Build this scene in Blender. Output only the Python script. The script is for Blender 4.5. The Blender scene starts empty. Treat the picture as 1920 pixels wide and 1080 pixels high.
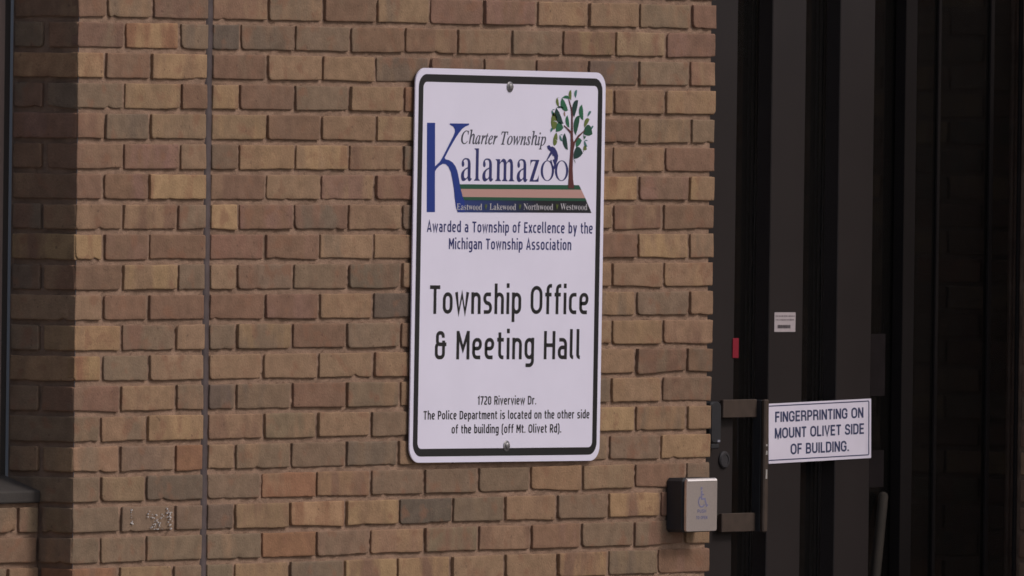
import bpy, math, random
import numpy as np
from mathutils import Matrix, Vector
rad = math.radians
S = bpy.context.scene
C = S.collection
rng = np.random.default_rng(11)

# ------------------------------------------------------------------ camera
R_ = Vector((0.60134971, -0.79888739, 0.01254838)); U_ = Vector((0.00393035, 0.01866297, 0.99981811)); F_ = Vector((0.79897627, 0.60119101, -0.01436287))
cam = bpy.data.cameras.new("camera"); co = bpy.data.objects.new("camera", cam); C.objects.link(co)
mw = Matrix.Identity(4)
for i in range(3):
    mw[i][0] = R_[i]; mw[i][1] = U_[i]; mw[i][2] = -F_[i]
mw.translation = Vector((-23.3787353, -18.8074886, 1.94289055))
co.matrix_world = mw
cam.sensor_width = 36; cam.lens = 473.308; cam.clip_start = 0.5; cam.clip_end = 1500
S.camera = co

# ------------------------------------------------------------------ sky, sun, exposure
SUN_EL, SUN_AZ = 45.0, 19.0          # azimuth measured from the wall's outward normal towards +X
w = bpy.data.worlds.new("World"); S.world = w; w.use_nodes = True
nt = w.node_tree; nt.nodes.clear()
sky = nt.nodes.new('ShaderNodeTexSky'); sky.sky_type = 'NISHITA'; sky.sun_disc = False
sky.sun_elevation = rad(SUN_EL); sky.sun_rotation = rad(180 - SUN_AZ)
sky.air_density = 1.0; sky.dust_density = 4.0; sky.ozone_density = 1.0
bg = nt.nodes.new('ShaderNodeBackground'); bg.inputs['Strength'].default_value = 0.096
wo = nt.nodes.new('ShaderNodeOutputWorld')
nt.links.new(sky.outputs[0], bg.inputs[0]); nt.links.new(bg.outputs[0], wo.inputs[0])
sl = bpy.data.lights.new("sun", 'SUN'); so = bpy.data.objects.new("sun", sl); C.objects.link(so)
sl.energy = 1.03; sl.angle = rad(11); sl.color = (1.0, 0.95, 0.93)
sd = Vector((math.sin(rad(SUN_AZ)) * math.cos(rad(SUN_EL)), -math.cos(rad(SUN_AZ)) * math.cos(rad(SUN_EL)), math.sin(rad(SUN_EL))))
so.rotation_euler = sd.to_track_quat('Z', 'Y').to_euler(); so.location = sd * 40
S.view_settings.view_transform = 'Standard'; S.view_settings.look = 'None'
S.view_settings.exposure = -0.06; S.view_settings.gamma = 1.0
S.cycles.filter_width = 1.6
S.cycles.use_denoising = True

# ------------------------------------------------------------------ helpers
def lin(r, g, b, k=1.0):
    f = lambda c: ((c / 255 + .055) / 1.055) ** 2.4 if c > 10.3 else c / 255 / 12.92
    return (f(r) * k, f(g) * k, f(b) * k, 1.0)
ILL = 1 / 0.62                        # picture value -> surface colour
def alb(r, g, b): return lin(r, g, b, ILL)

def mat(name, col, rough=.6, metal=0., noise=0., nscale=40., bump=0., bscale=200., spec=None):
    m = bpy.data.materials.new(name); m.use_nodes = True
    t = m.node_tree; p = t.nodes['Principled BSDF']
    p.inputs['Roughness'].default_value = rough; p.inputs['Metallic'].default_value = metal
    if spec is not None: p.inputs['Specular IOR Level'].default_value = spec
    p.inputs['Base Color'].default_value = col
    tc = t.nodes.new('ShaderNodeTexCoord')
    if noise:
        n = t.nodes.new('ShaderNodeTexNoise'); n.inputs['Scale'].default_value = nscale; n.inputs['Detail'].default_value = 6
        t.links.new(tc.outputs['Object'], n.inputs['Vector'])
        mr = t.nodes.new('ShaderNodeMapRange'); mr.inputs[1].default_value = .3; mr.inputs[2].default_value = .7
        mr.inputs[3].default_value = 1 - noise; mr.inputs[4].default_value = 1 + noise
        t.links.new(n.outputs['Fac'], mr.inputs[0])
        hs = t.nodes.new('ShaderNodeHueSaturation'); hs.inputs['Color'].default_value = col
        t.links.new(mr.outputs[0], hs.inputs['Value']); t.links.new(hs.outputs[0], p.inputs['Base Color'])
    if bump:
        n2 = t.nodes.new('ShaderNodeTexNoise'); n2.inputs['Scale'].default_value = bscale; n2.inputs['Detail'].default_value = 4
        t.links.new(tc.outputs['Object'], n2.inputs['Vector'])
        b = t.nodes.new('ShaderNodeBump'); b.inputs['Strength'].default_value = bump; b.inputs['Distance'].default_value = .002
        t.links.new(n2.outputs['Fac'], b.inputs['Height']); t.links.new(b.outputs[0], p.inputs['Normal'])
    return m

def mesh_obj(name, verts, faces, m, parent=None, smooth=False):
    me = bpy.data.meshes.new(name); me.from_pydata([tuple(v) for v in verts], [], faces)
    me.materials.append(m); me.update()
    if smooth: me.polygons.foreach_set('use_smooth', [True] * len(me.polygons))
    o = bpy.data.objects.new(name, me); C.objects.link(o)
    if parent is not None: o.parent = parent
    return o

def thing(name, label, cat, loc=(0, 0, 0), roty=0., group=None):
    o = bpy.data.objects.new(name, None); C.objects.link(o); o.empty_display_size = .1
    o.location = loc; o.rotation_euler = (0, roty, 0); o['label'] = label; o['category'] = cat
    if group: o['group'] = group
    return o

class MB:
    """collects bevelled boxes, discs and sheets into one mesh"""
    def __init__(s): s.v = []; s.f = []
    def add(s, vs, fs):
        k = len(s.v); s.v += [tuple(x) for x in vs]; s.f += [tuple(i + k for i in f) for f in fs]
    def box(s, x0, x1, y0, y1, z0, z1, b=0.0015):
        # chamfered box: each corner gives three verts
        b = min(b, (x1 - x0) / 3, (y1 - y0) / 3, (z1 - z0) / 3)
        X = (x0, x1); Y = (y0, y1); Z = (z0, z1); vs = []; idx = {}
        for i in (0, 1):
            for j in (0, 1):
                for k in (0, 1):
                    sx, sy, sz = 1 - 2 * i, 1 - 2 * j, 1 - 2 * k
                    for a in range(3):
                        p = [X[i] + sx * b, Y[j] + sy * b, Z[k] + sz * b]
                        p[a] = (X[i], Y[j], Z[k])[a]
                        idx[i, j, k, a] = len(vs); vs.append(p)
        fs = []
        ctr = Vector(((x0 + x1) / 2, (y0 + y1) / 2, (z0 + z1) / 2))
        def face(ids):
            p = [Vector(vs[q]) for q in ids]
            n = (p[1] - p[0]).cross(p[2] - p[0]); c = sum(p, Vector()) / len(p)
            fs.append(tuple(ids) if n.dot(c - ctr) > 0 else tuple(reversed(ids)))
        for a in range(3):
            b1, b2 = [q for q in range(3) if q != a]
            for sgn in (0, 1):
                ids = []
                for u, v in ((0, 0), (1, 0), (1, 1), (0, 1)):
                    t = [0, 0, 0]; t[a] = sgn; t[b1] = u; t[b2] = v; ids.append(idx[t[0], t[1], t[2], a])
                face(ids)
            for u in (0, 1):
                for v in (0, 1):   # edges parallel to a
                    t0 = [0, 0, 0]; t0[b1] = u; t0[b2] = v; t1 = list(t0); t1[a] = 1
                    face([idx[(*t0, b1)], idx[(*t1, b1)], idx[(*t1, b2)], idx[(*t0, b2)]])
        for i in (0, 1):
            for j in (0, 1):
                for k in (0, 1): face([idx[i, j, k, 0], idx[i, j, k, 1], idx[i, j, k, 2]])
        s.add(vs, fs); return s
    def cyl(s, c, axis, prof, n=32):
        # lathe: prof = [(radius, distance along axis)], axis in 'xyz', sign by distances
        vs = []; fs = []
        for r, d in prof:
            for i in range(n):
                a = 2 * math.pi * i / n; p = [0, 0, 0]; q = 'xyz'.index(axis)
                p[q] = d; p[(q + 1) % 3] = r * math.cos(a); p[(q + 2) % 3] = r * math.sin(a)
                vs.append([c[t] + p[t] for t in range(3)])
        for k in range(len(prof) - 1):
            for i in range(n):
                j = (i + 1) % n; fs.append((k * n + i, k * n + j, (k + 1) * n + j, (k + 1) * n + i))
        fs.append(tuple(reversed(range(n)))); fs.append(tuple(range((len(prof) - 1) * n, len(prof) * n)))
        s.add(vs, fs); return s
    def build(s, name, m, parent=None, smooth=False):
        return mesh_obj(name, s.v, s.f, m, parent, smooth)

def filled(name, loops, m, parent, y, thick=0.):
    """flat filled shape (even-odd) in the XZ plane at depth y facing -Y; loops in metres"""
    cu = bpy.data.curves.new(name, 'CURVE'); cu.dimensions = '2D'; cu.fill_mode = 'BOTH' if thick else 'FRONT'
    if thick: cu.extrude = thick / 2
    for lp in loops:
        sp = cu.splines.new('POLY'); sp.points.add(len(lp) - 1); sp.use_cyclic_u = True
        for i, (x, z) in enumerate(lp): sp.points[i].co = (x, z, 0, 1)
    o = bpy.data.objects.new(name + '_tmp', cu); C.objects.link(o)
    dg = bpy.context.evaluated_depsgraph_get()
    me = bpy.data.meshes.new_from_object(o.evaluated_get(dg))
    bpy.data.objects.remove(o); bpy.data.curves.remove(cu)
    me.name = name
    me.transform(Matrix(((1, 0, 0, 0), (0, 0, -1, y), (0, 1, 0, 0), (0, 0, 0, 1))))
    me.materials.clear(); me.materials.append(m)
    ob = bpy.data.objects.new(name, me); C.objects.link(ob)
    if parent is not None: ob.parent = parent
    return ob

def rrect(x0, x1, z0, z1, r, n=8):
    p = []
    for cx, cz, a0 in ((x1 - r, z0 + r, -90), (x1 - r, z1 - r, 0), (x0 + r, z1 - r, 90), (x0 + r, z0 + r, 180)):
        for i in range(n + 1):
            a = rad(a0 + 90 * i / n); p.append((cx + r * math.cos(a), cz + r * math.sin(a)))
    return p

# ------------------------------------------------------------------ narrow sans lettering drawn as strokes
def box_(x0, z0, x1, z1, r): return ('c', [(x0, z0), (x1, z0), (x1, z1), (x0, z1)], r)
ARCH = ('o', [(.07, .5), (.07, .69), (.43, .69), (.43, 0)], .17)
G = {   # glyph: (advance, strokes); cap height 1
 'T': (.56, [('o', [(0, .93), (.56, .93)], 0), ('o', [(.28, .93), (.28, 0)], 0)]),
 'o': (.52, [box_(.07, .07, .45, .69, .19)]),
 'w': (.72, [('o', [(.05, .76), (.19, .05), (.36, .70), (.53, .05), (.67, .76)], 0)]),
 'n': (.50, [('o', [(.07, 0), (.07, .76)], 0), ARCH]),
 's': (.46, [('o', [(.41, .69), (.07, .69), (.07, .40), (.40, .36), (.40, .07), (.03, .07)], .15)]),
 'h': (.50, [('o', [(.07, 0), (.07, 1.07)], 0), ARCH]),
 'i': (.14, [('o', [(.07, 0), (.07, .76)], 0), ('o', [(.07, .92), (.07, 1.08)], 0)]),
 'p': (.50, [('o', [(.07, -.28), (.07, .76)], 0), box_(.07, .07, .43, .69, .18)]),
 'O': (.64, [box_(.07, .07, .57, .93, .25)]),
 'f': (.36, [('o', [(.15, 0), (.15, 1.0), (.37, 1.0)], .15), ('o', [(0, .69), (.35, .69)], 0)]),
 'c': (.42, [('o', [(.41, .69), (.07, .69), (.07, .07), (.41, .07)], .19)]),
 'e': (.50, [('o', [(.07, .38), (.43, .38), (.43, .69), (.07, .69), (.07, .07), (.43, .07)], .17)]),
 '&': (.60, [('o', [(.43, .76), (.43, .93), (.12, .93), (.12, .53), (.60, .53)], .13), ('o', [(.14, .53), (.07, .50), (.07, .07), (.45, .07), (.45, .66)], .15)]),
 'M': (.68, [('o', [(.07, 0), (.07, 1)], 0), ('o', [(.07, .97), (.34, .36), (.61, .97)], 0), ('o', [(.61, 1), (.61, 0)], 0)]),
 't': (.36, [('o', [(.14, .95), (.14, .07), (.35, .07)], .14), ('o', [(0, .69), (.35, .69)], 0)]),
 'g': (.50, [box_(.07, .07, .43, .69, .18), ('o', [(.43, .76), (.43, -.21), (.06, -.21)], .17)]),
 'H': (.60, [('o', [(.07, 0), (.07, 1)], 0), ('o', [(.53, 0), (.53, 1)], 0), ('o', [(.07, .5), (.53, .5)], 0)]),
 'a': (.48, [('o', [(.06, .69), (.41, .69), (.41, 0)], .17), ('o', [(.41, .42), (.07, .42), (.07, .07), (.41, .07)], .15)]),
 'l': (.20, [('o', [(.07, 1.07), (.07, .07), (.19, .07)], .1)]),
 'A': (.58, [('o', [(.04, 0), (.29, 1), (.54, 0)], 0), ('o', [(.12, .28), (.46, .28)], 0)]),
 'r': (.34, [('o', [(.07, 0), (.07, .76)], 0), ('o', [(.07, .5), (.07, .69), (.33, .69)], .15)]),
 'd': (.50, [box_(.07, .07, .43, .69, .18), ('o', [(.43, 0), (.43, 1.07)], 0)]),
 'b': (.50, [box_(.07, .07, .43, .69, .18), ('o', [(.07, 0), (.07, 1.07)], 0)]),
 'E': (.46, [('o', [(.46, .93), (.07, .93), (.07, .07), (.46, .07)], 0), ('o', [(.07, .5), (.41, .5)], 0)]),
 'x': (.46, [('o', [(.03, .76), (.43, 0)], 0), ('o', [(.43, .76), (.03, 0)], 0)]),
 'y': (.48, [('o', [(.05, .76), (.245, .04)], 0), ('o', [(.43, .76), (.16, -.28)], 0)]),
 'v': (.48, [('o', [(.05, .76), (.24, .05), (.43, .76)], 0)]),
 'u': (.50, [('o', [(.07, .76), (.07, .07), (.43, .07), (.43, .3)], .17), ('o', [(.43, 0), (.43, .76)], 0)]),
 'm': (.76, [('o', [(.07, 0), (.07, .76)], 0), ('o', [(.07, .5), (.07, .69), (.38, .69), (.38, 0)], .15), ('o', [(.38, .5), (.38, .69), (.69, .69), (.69, 0)], .15)]),
 '1': (.30, [('o', [(.01, .78), (.21, .96), (.21, 0)], 0)]),
 '7': (.44, [('o', [(0, .93), (.42, .93), (.15, 0)], 0)]),
 '2': (.50, [('o', [(.05, .93), (.43, .93), (.43, .56), (.08, .22), (.08, .07), (.46, .07)], .13)]),
 '0': (.52, [box_(.07, .07, .45, .93, .19)]),
 'R': (.54, [('o', [(.07, 0), (.07, .93), (.47, .93), (.47, .47), (.07, .47)], (0, .17, .17)), ('o', [(.27, .47), (.49, 0)], 0)]),
 'D': (.58, [('c', [(.07, .07), (.50, .07), (.50, .93), (.07, .93)], (0, .23, .23, 0))]),
 'P': (.52, [('o', [(.07, 0), (.07, .93), (.46, .93), (.46, .44), (.07, .44)], (0, .18, .18))]),
 '.': (.14, [('o', [(.07, 0), (.07, .15)], 0)]),
 '(': (.26, [('o', [(.25, 1.1), (.07, .9), (.07, 0), (.25, -.2)], .1)]),
 ')': (.26, [('o', [(.01, 1.1), (.19, .9), (.19, 0), (.01, -.2)], .1)]),
 ' ': (.22, []),
}
GC = {  # grotesque capitals
 'F': (.50, [('o', [(.50, .93), (.07, .93), (.07, 0)], 0), ('o', [(.07, .51), (.45, .51)], 0)]),
 'I': (.14, [('o', [(.07, 0), (.07, 1)], 0)]),
 'N': (.62, [('o', [(.07, 0), (.07, 1)], 0), ('o', [(.08, .97), (.54, .03)], 0), ('o', [(.55, 1), (.55, 0)], 0)]),
 'G': (.66, [('o', [(.58, .66), (.58, .93), (.07, .93), (.07, .07), (.58, .07), (.58, .46), (.36, .46)], (.24, .26, .26, .24, 0))]),
 'E': (.54, [('o', [(.53, .93), (.07, .93), (.07, .07), (.53, .07)], 0), ('o', [(.07, .51), (.48, .51)], 0)]),
 'R': (.62, [('o', [(.07, 0), (.07, .93), (.52, .93), (.52, .48), (.07, .48)], (0, .2, .2)), ('o', [(.36, .48), (.53, .40), (.55, 0)], .1)]),
 'P': (.58, [('o', [(.07, 0), (.07, .93), (.51, .93), (.51, .43), (.07, .43)], (0, .22, .22))]),
 'T': (.56, [('o', [(0, .93), (.56, .93)], 0), ('o', [(.28, .93), (.28, 0)], 0)]),
 'O': (.68, [box_(.07, .07, .61, .93, .27)]),
 'M': (.74, [('o', [(.07, 0), (.07, 1)], 0), ('o', [(.08, .96), (.37, .05), (.66, .96)], 0), ('o', [(.67, 1), (.67, 0)], 0)]),
 'U': (.62, [('o', [(.07, 1), (.07, .07), (.55, .07), (.55, 1)], .23)]),
 'L': (.50, [('o', [(.07, 1), (.07, .07), (.50, .07)], 0)]),
 'V': (.60, [('o', [(.05, 1), (.30, .05), (.55, 1)], 0)]),
 'S': (.60, [('o', [(.52, .70), (.52, .93), (.08, .93), (.08, .54), (.53, .48), (.53, .07), (.06, .07), (.06, .30)], .19)]),
 'D': (.62, [('c', [(.07, .07), (.55, .07), (.55, .93), (.07, .93)], (0, .26, .26, 0))]),
 'B': (.60, [('c', [(.07, .07), (.53, .07), (.53, .51), (.07, .51)], (0, .2, .2, 0)), ('o', [(.07, .51), (.07, .93), (.49, .93), (.49, .51)], (0, .18, .1))]),
 'H': (.62, [('o', [(.07, 0), (.07, 1)], 0), ('o', [(.55, 0), (.55, 1)], 0), ('o', [(.07, .51), (.55, .51)], 0)]),
 '.': (.14, [('o', [(.07, 0), (.07, .15)], 0)]), ' ': (.24, []),
}
def rounded(pts, closed, r):
    n = len(pts); out = []
    for i in range(n):
        p = Vector(pts[i])
        if not closed and i in (0, n - 1): out.append(p); continue
        a = Vector(pts[i - 1]) - p; b = Vector(pts[(i + 1) % n]) - p
        if isinstance(r, tuple): rr = r[i] if closed else r[i - 1]
        else: rr = r
        rr = min(rr, a.length * (.5 if (closed or 1 < i) else .98), b.length * (.5 if (closed or i < n - 2) else .98))
        if rr < .005: out.append(p); continue
        s = p + a.normalized() * rr; e = p + b.normalized() * rr
        for k in range(7):
            t = k / 6; h = 0.57
            c1 = s.lerp(p, h); c2 = e.lerp(p, h)
            out.append(s * (1 - t) ** 3 + c1 * 3 * t * (1 - t) ** 2 + c2 * 3 * t * t * (1 - t) + e * t ** 3)
    return out
def ribbon(mb, pts, closed, wx, wz, y):
    n = len(pts); L = []; Rr = []
    for i in range(n):
        p = pts[i]
        d1 = (p - pts[i - 1]) if (closed or i > 0) else (pts[1] - p)
        d2 = (pts[(i + 1) % n] - p) if (closed or i < n - 1) else (p - pts[i - 1])
        if d1.length < 1e-9: d1 = d2
        if d2.length < 1e-9: d2 = d1
        d1 = d1.normalized(); d2 = d2.normalized()
        n1 = Vector((-d1.y, d1.x)); n2 = Vector((-d2.y, d2.x))
        m = n1 + n2
        if m.length < .1: m = n1
        m.normalize(); k = 1 / max(.42, m.dot(n1)); m *= k
        o = Vector((m.x * wx / 2, m.y * wz / 2))
        L.append((p.x + o.x, y, p.y + o.y)); Rr.append((p.x - o.x, y, p.y - o.y))
    fs = []
    for i in range(n if closed else n - 1):
        j = (i + 1) % n; fs.append((n + i, n + j, j, i))
    mb.add(L + Rr, fs)
def stroke_text(name, s, x0, x1, z, cap, wx, wz, m, parent, y, font=G, gap=.13, slant=0):
    """text in mm fitted between x0 and x1 on baseline z"""
    tot = sum(font[c][0] for c in s) + gap * (len(s) - 1)
    k = (x1 - x0) / tot; mb = MB(); pen = 0; lay = 0
    for c in s + ' ':
        adv, st = font[c]
        if c == ' ' and mb.v:
            mb.build(name, m, parent); mb = MB()
        for q, (kind, pts, r) in enumerate(st):
            P = rounded(pts, kind == 'c', r)
            P = [Vector(((x0 + (pen + p.x + slant * p.y) * k) / 1000, (z + p.y * cap) / 1000)) for p in P]
            ribbon(mb, P, kind == 'c', wx / 1000, wz / 1000, y - .00012 * q)
        pen += adv + gap

GLYPHS = [[[471,[[[218,-10],[181,-8],[147,0],[117,13],[90,30],[67,52],[49,78],[36,108],[28,142],[26,179],[28,211],[35,244],[46,276],[61,307],[80,337],[102,365],[126,390],[153,413],[181,433],
[227,456],[274,470],[321,475],[348,473],[379,467],[412,457],[419,455],[425,454],[430,453],[439,455],[447,461],[453,470],[467,470],[439,332],[425,332],[425,336],[426,340],[426,343],
[426,347],[426,350],[426,353],[423,383],[414,407],[400,427],[381,441],[357,450],[328,453],[300,450],[273,443],[246,430],[220,414],[196,394],[174,370],[154,343],[138,313],[124,281],
[113,247],[107,211],[105,175],[109,129],[121,91],[140,60],[167,37],[199,23],[236,19],[294,28],[348,56],[399,103],[412,91],[383,60],[354,34],[323,15],[291,1],[256,-7]]]],[420,[[[50,
0],[52,13],[58,13],[73,14],[86,16],[97,19],[106,24],[114,32],[121,41],[127,54],[133,70],[139,89],[228,417],[229,421],[230,425],[230,429],[228,435],[222,439],[212,441],[194,441],
[168,440],[145,437],[126,432],[109,425],[96,415],[84,404],[75,389],[66,372],[59,352],[44,353],[74,465],[461,465],[439,350],[426,350],[427,353],[427,357],[427,361],[427,364],[427,
368],[427,371],[425,394],[420,412],[410,425],[396,434],[374,439],[346,441],[318,441],[313,440],[309,439],[305,437],[303,433],[300,429],[298,423],[208,93],[202,72],[199,56],[198,43],
[200,33],[204,25],[212,19],[223,16],[238,14],[257,13],[265,13],[261,0]]]],[342,[[[50,-8],[33,-6],[20,0],[8,10],[0,25],[-5,43],[-7,64],[-4,101],[4,138],[18,175],[38,211],[61,244],
[90,274],[121,298],[152,312],[183,316],[208,312],[224,300],[232,280],[241,309],[292,309],[231,90],[226,71],[223,55],[222,44],[223,39],[227,36],[233,35],[245,40],[261,55],[282,80],
[291,72],[256,27],[224,1],[195,-8],[180,-5],[171,6],[168,23],[170,42],[178,74],[191,118],[166,79],[142,48],[119,23],[97,6],[74,-5]],[[82,33],[93,35],[104,39],[116,48],[128,59],[140,
72],[152,87],[164,104],[175,122],[185,141],[195,161],[203,181],[210,201],[215,221],[218,240],[219,257],[215,280],[204,294],[185,299],[164,295],[143,284],[124,266],[105,241],[88,
211],[74,175],[68,157],[63,139],[58,122],[55,105],[54,89],[53,73],[56,51],[66,37]]]],[287,[[[89,-7],[62,-4],[39,6],[21,21],[7,42],[-1,68],[-4,99],[-3,120],[2,143],[9,165],[19,188],
[31,210],[46,231],[63,250],[81,268],[101,283],[132,302],[164,313],[195,316],[214,315],[229,310],[242,303],[251,293],[256,281],[258,266],[252,239],[236,213],[208,189],[170,169],[121,
153],[61,142],[60,134],[58,126],[57,118],[57,111],[57,104],[56,98],[63,58],[84,34],[119,26],[151,32],[185,50],[221,81],[231,71],[209,47],[187,27],[165,12],[141,2],[116,-5]],[[64,
158],[106,167],[140,180],[168,199],[188,221],[200,245],[204,271],[201,286],[193,295],[180,298],[166,296],[151,290],[137,280],[122,266],[108,250],[95,230],[83,208],[73,184]]]],[402,
[[[304,-7],[287,-5],[272,1],[260,11],[250,25],[245,41],[243,60],[243,72],[244,84],[246,99],[249,115],[252,132],[256,151],[271,221],[274,234],[277,246],[279,257],[280,267],[281,276],
[281,283],[278,305],[268,319],[251,323],[225,317],[199,300],[173,272],[150,238],[134,204],[124,172],[87,0],[25,0],[112,415],[116,432],[118,444],[118,451],[113,468],[97,479],[71,
482],[66,482],[72,510],[195,510],[169,387],[165,368],[161,350],[156,331],[152,313],[147,294],[142,275],[150,275],[188,326],[230,356],[274,366],[314,358],[338,333],[346,291],[345,
283],[344,274],[343,262],[340,249],[337,234],[334,218],[316,138],[313,125],[311,113],[310,101],[308,89],[308,78],[308,68],[310,50],[318,39],[331,36],[345,37],[359,42],[374,51],[386,
32],[358,10],[331,-2]]]],[177,[[[122,394],[114,395],[106,398],[98,404],[93,411],[89,419],[88,428],[89,436],[93,445],[98,452],[106,458],[114,462],[122,463],[131,462],[139,458],[147,
452],[153,445],[156,437],[157,428],[156,419],[153,410],[147,403],[140,398],[132,395]],[[33,-8],[15,-4],[4,8],[0,29],[0,36],[1,44],[3,53],[6,63],[8,74],[11,86],[55,241],[56,245],[57,
249],[58,254],[59,258],[60,261],[60,264],[59,272],[55,278],[50,282],[42,285],[31,287],[17,287],[20,299],[36,301],[51,303],[65,305],[77,307],[87,308],[96,310],[110,314],[119,316],
[124,316],[128,315],[130,313],[131,308],[131,306],[131,305],[130,303],[130,300],[129,298],[128,296],[63,79],[60,67],[58,58],[58,52],[59,41],[64,34],[72,32],[87,38],[106,55],[130,
84],[140,74],[102,28],[67,1]]]],[364,[[[222,-9],[213,-8],[205,-5],[198,1],[193,8],[190,17],[189,28],[192,49],[201,86],[216,140],[231,195],[239,233],[242,254],[241,265],[235,272],
[225,275],[216,273],[206,270],[195,263],[183,255],[172,244],[159,232],[147,219],[135,205],[123,189],[112,174],[102,158],[93,142],[76,105],[59,58],[42,0],[-12,0],[53,221],[58,238],
[61,252],[62,263],[61,270],[58,276],[53,280],[46,283],[36,284],[23,285],[17,285],[19,297],[37,299],[53,301],[67,303],[80,305],[91,307],[100,310],[114,313],[125,316],[130,316],[131,
316],[132,315],[133,314],[134,312],[134,310],[133,308],[93,177],[126,220],[158,254],[188,281],[216,300],[241,311],[263,315],[285,311],[298,299],[302,278],[302,269],[301,261],[300,
252],[298,242],[296,232],[293,222],[254,88],[251,79],[249,71],[247,64],[246,58],[245,53],[245,49],[247,40],[251,35],[259,34],[274,40],[291,59],[312,91],[322,83],[290,32],[256,1]]]],
[351,[[[105,-8],[75,-5],[48,5],[26,22],[9,44],[-1,71],[-4,102],[-2,128],[4,153],[14,178],[27,203],[43,226],[61,247],[82,267],[104,284],[128,298],[152,308],[177,314],[201,316],[234,
313],[261,303],[283,286],[300,264],[310,237],[314,206],[312,184],[307,161],[299,138],[288,115],[275,94],[260,73],[243,54],[224,37],[203,23],[171,6],[139,-5]],[[113,11],[131,14],
[149,21],[166,32],[182,47],[197,65],[211,85],[224,108],[234,131],[243,155],[249,180],[253,204],[255,226],[248,267],[229,291],[197,299],[176,295],[154,285],[132,268],[112,244],[94,
216],[78,183],[66,149],[58,115],[56,83],[57,62],[62,44],[71,30],[82,20],[96,13]]]],[340,[[[-96,-149],[-93,-137],[-74,-135],[-59,-131],[-49,-126],[-41,-117],[-34,-104],[-29,-87],[54,
235],[55,239],[56,244],[58,249],[59,255],[60,259],[60,262],[59,271],[56,277],[52,281],[44,283],[33,284],[16,285],[19,298],[35,299],[50,301],[62,303],[74,305],[84,307],[93,309],[107,
313],[117,315],[124,316],[127,315],[130,313],[130,310],[130,306],[129,303],[128,299],[112,250],[149,287],[187,309],[226,316],[250,314],[269,306],[286,292],[298,274],[305,252],[308,
226],[306,199],[300,172],[290,144],[277,118],[262,93],[243,69],[223,47],[201,29],[177,13],[152,2],[127,-5],[101,-7],[81,-6],[64,-2],[50,5],[41,-30],[35,-59],[30,-81],[26,-98],[24,
-109],[23,-113],[24,-121],[29,-127],[36,-132],[45,-135],[59,-137],[77,-138],[73,-149]],[[101,9],[119,12],[137,18],[155,30],[172,44],[188,62],[202,82],[215,105],[226,128],[235,153],
[242,178],[246,203],[248,228],[246,245],[242,259],[235,271],[225,279],[214,284],[199,286],[177,282],[156,271],[136,253],[118,228],[103,197],[91,162],[66,64],[66,60],[65,56],[64,51],
[63,47],[63,43],[62,40],[67,23],[79,13]]]],[224,[[[-13,0],[46,209],[51,231],[55,247],[56,259],[55,268],[52,275],[47,279],[39,281],[28,283],[13,284],[15,297],[31,299],[46,302],[59,
304],[71,306],[81,308],[90,310],[104,314],[113,316],[118,316],[123,315],[125,312],[124,308],[89,179],[137,255],[177,301],[208,316],[216,315],[223,312],[229,307],[233,300],[236,292],
[237,283],[236,271],[232,261],[226,253],[219,246],[210,242],[200,240],[193,241],[186,244],[180,248],[175,253],[172,260],[170,268],[118,199],[75,110],[41,0]]]],[248,[[[78,-8],[61,
-7],[45,-5],[32,-1],[22,3],[13,5],[6,6],[-1,5],[-6,2],[-9,-4],[-22,-4],[-7,106],[4,105],[7,77],[14,53],[24,35],[37,21],[53,13],[71,10],[86,12],[99,17],[110,26],[119,38],[124,52],
[126,69],[123,85],[116,102],[104,120],[97,129],[90,138],[83,147],[77,156],[70,165],[63,175],[56,185],[51,196],[46,206],[42,217],[40,227],[40,238],[42,259],[50,278],[63,294],[80,
306],[100,314],[123,316],[140,316],[154,313],[166,310],[176,305],[186,303],[193,302],[202,304],[207,308],[209,314],[220,314],[207,214],[195,214],[184,261],[163,289],[130,299],[120,
298],[110,294],[102,287],[96,279],[92,270],[91,261],[93,245],[102,228],[116,208],[123,199],[130,190],[136,181],[143,172],[149,163],[155,154],[162,143],[168,132],[173,122],[176,111],
[179,100],[179,89],[178,71],[173,55],[166,40],[156,26],[144,15],[130,5],[114,-2],[97,-7]]]],[187,[[[33,-8],[15,-4],[4,7],[1,26],[1,32],[1,38],[2,44],[4,50],[5,56],[7,62],[66,283],
[19,283],[22,297],[63,313],[100,344],[136,392],[151,392],[126,304],[183,304],[177,283],[120,283],[66,78],[62,64],[60,53],[60,45],[61,37],[65,32],[72,31],[85,36],[102,52],[124,79],
[134,68],[99,26],[66,0]]]],[446,[[[48,-8],[44,175],[44,197],[43,217],[41,234],[39,248],[36,259],[33,268],[25,280],[14,286],[0,289],[-3,289],[-2,300],[10,302],[20,304],[30,306],[39,
308],[47,310],[54,312],[60,314],[65,315],[70,316],[74,317],[77,317],[80,317],[88,301],[94,252],[97,171],[98,91],[238,317],[250,317],[275,71],[323,128],[343,153],[360,175],[373,195],
[382,213],[387,228],[389,240],[387,245],[383,251],[376,259],[369,268],[364,277],[363,287],[364,295],[366,302],[371,308],[377,313],[384,315],[392,316],[400,315],[407,311],[414,305],
[419,296],[421,285],[422,273],[413,232],[386,180],[340,117],[240,-8],[230,-8],[205,221],[60,-8]]]]],[[442,[[[14,0],[14,17],[35,18],[51,22],[62,30],[70,41],[74,57],[75,78],[75,369],
[74,394],[69,413],[62,425],[51,433],[36,437],[16,439],[16,455],[399,455],[399,320],[383,320],[375,357],[361,386],[340,406],[312,420],[276,428],[232,430],[219,430],[208,429],[200,
428],[194,426],[189,422],[186,417],[184,410],[183,400],[183,388],[183,246],[193,246],[221,248],[243,256],[259,269],[272,288],[281,313],[288,345],[304,345],[304,118],[287,118],[284,
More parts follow.
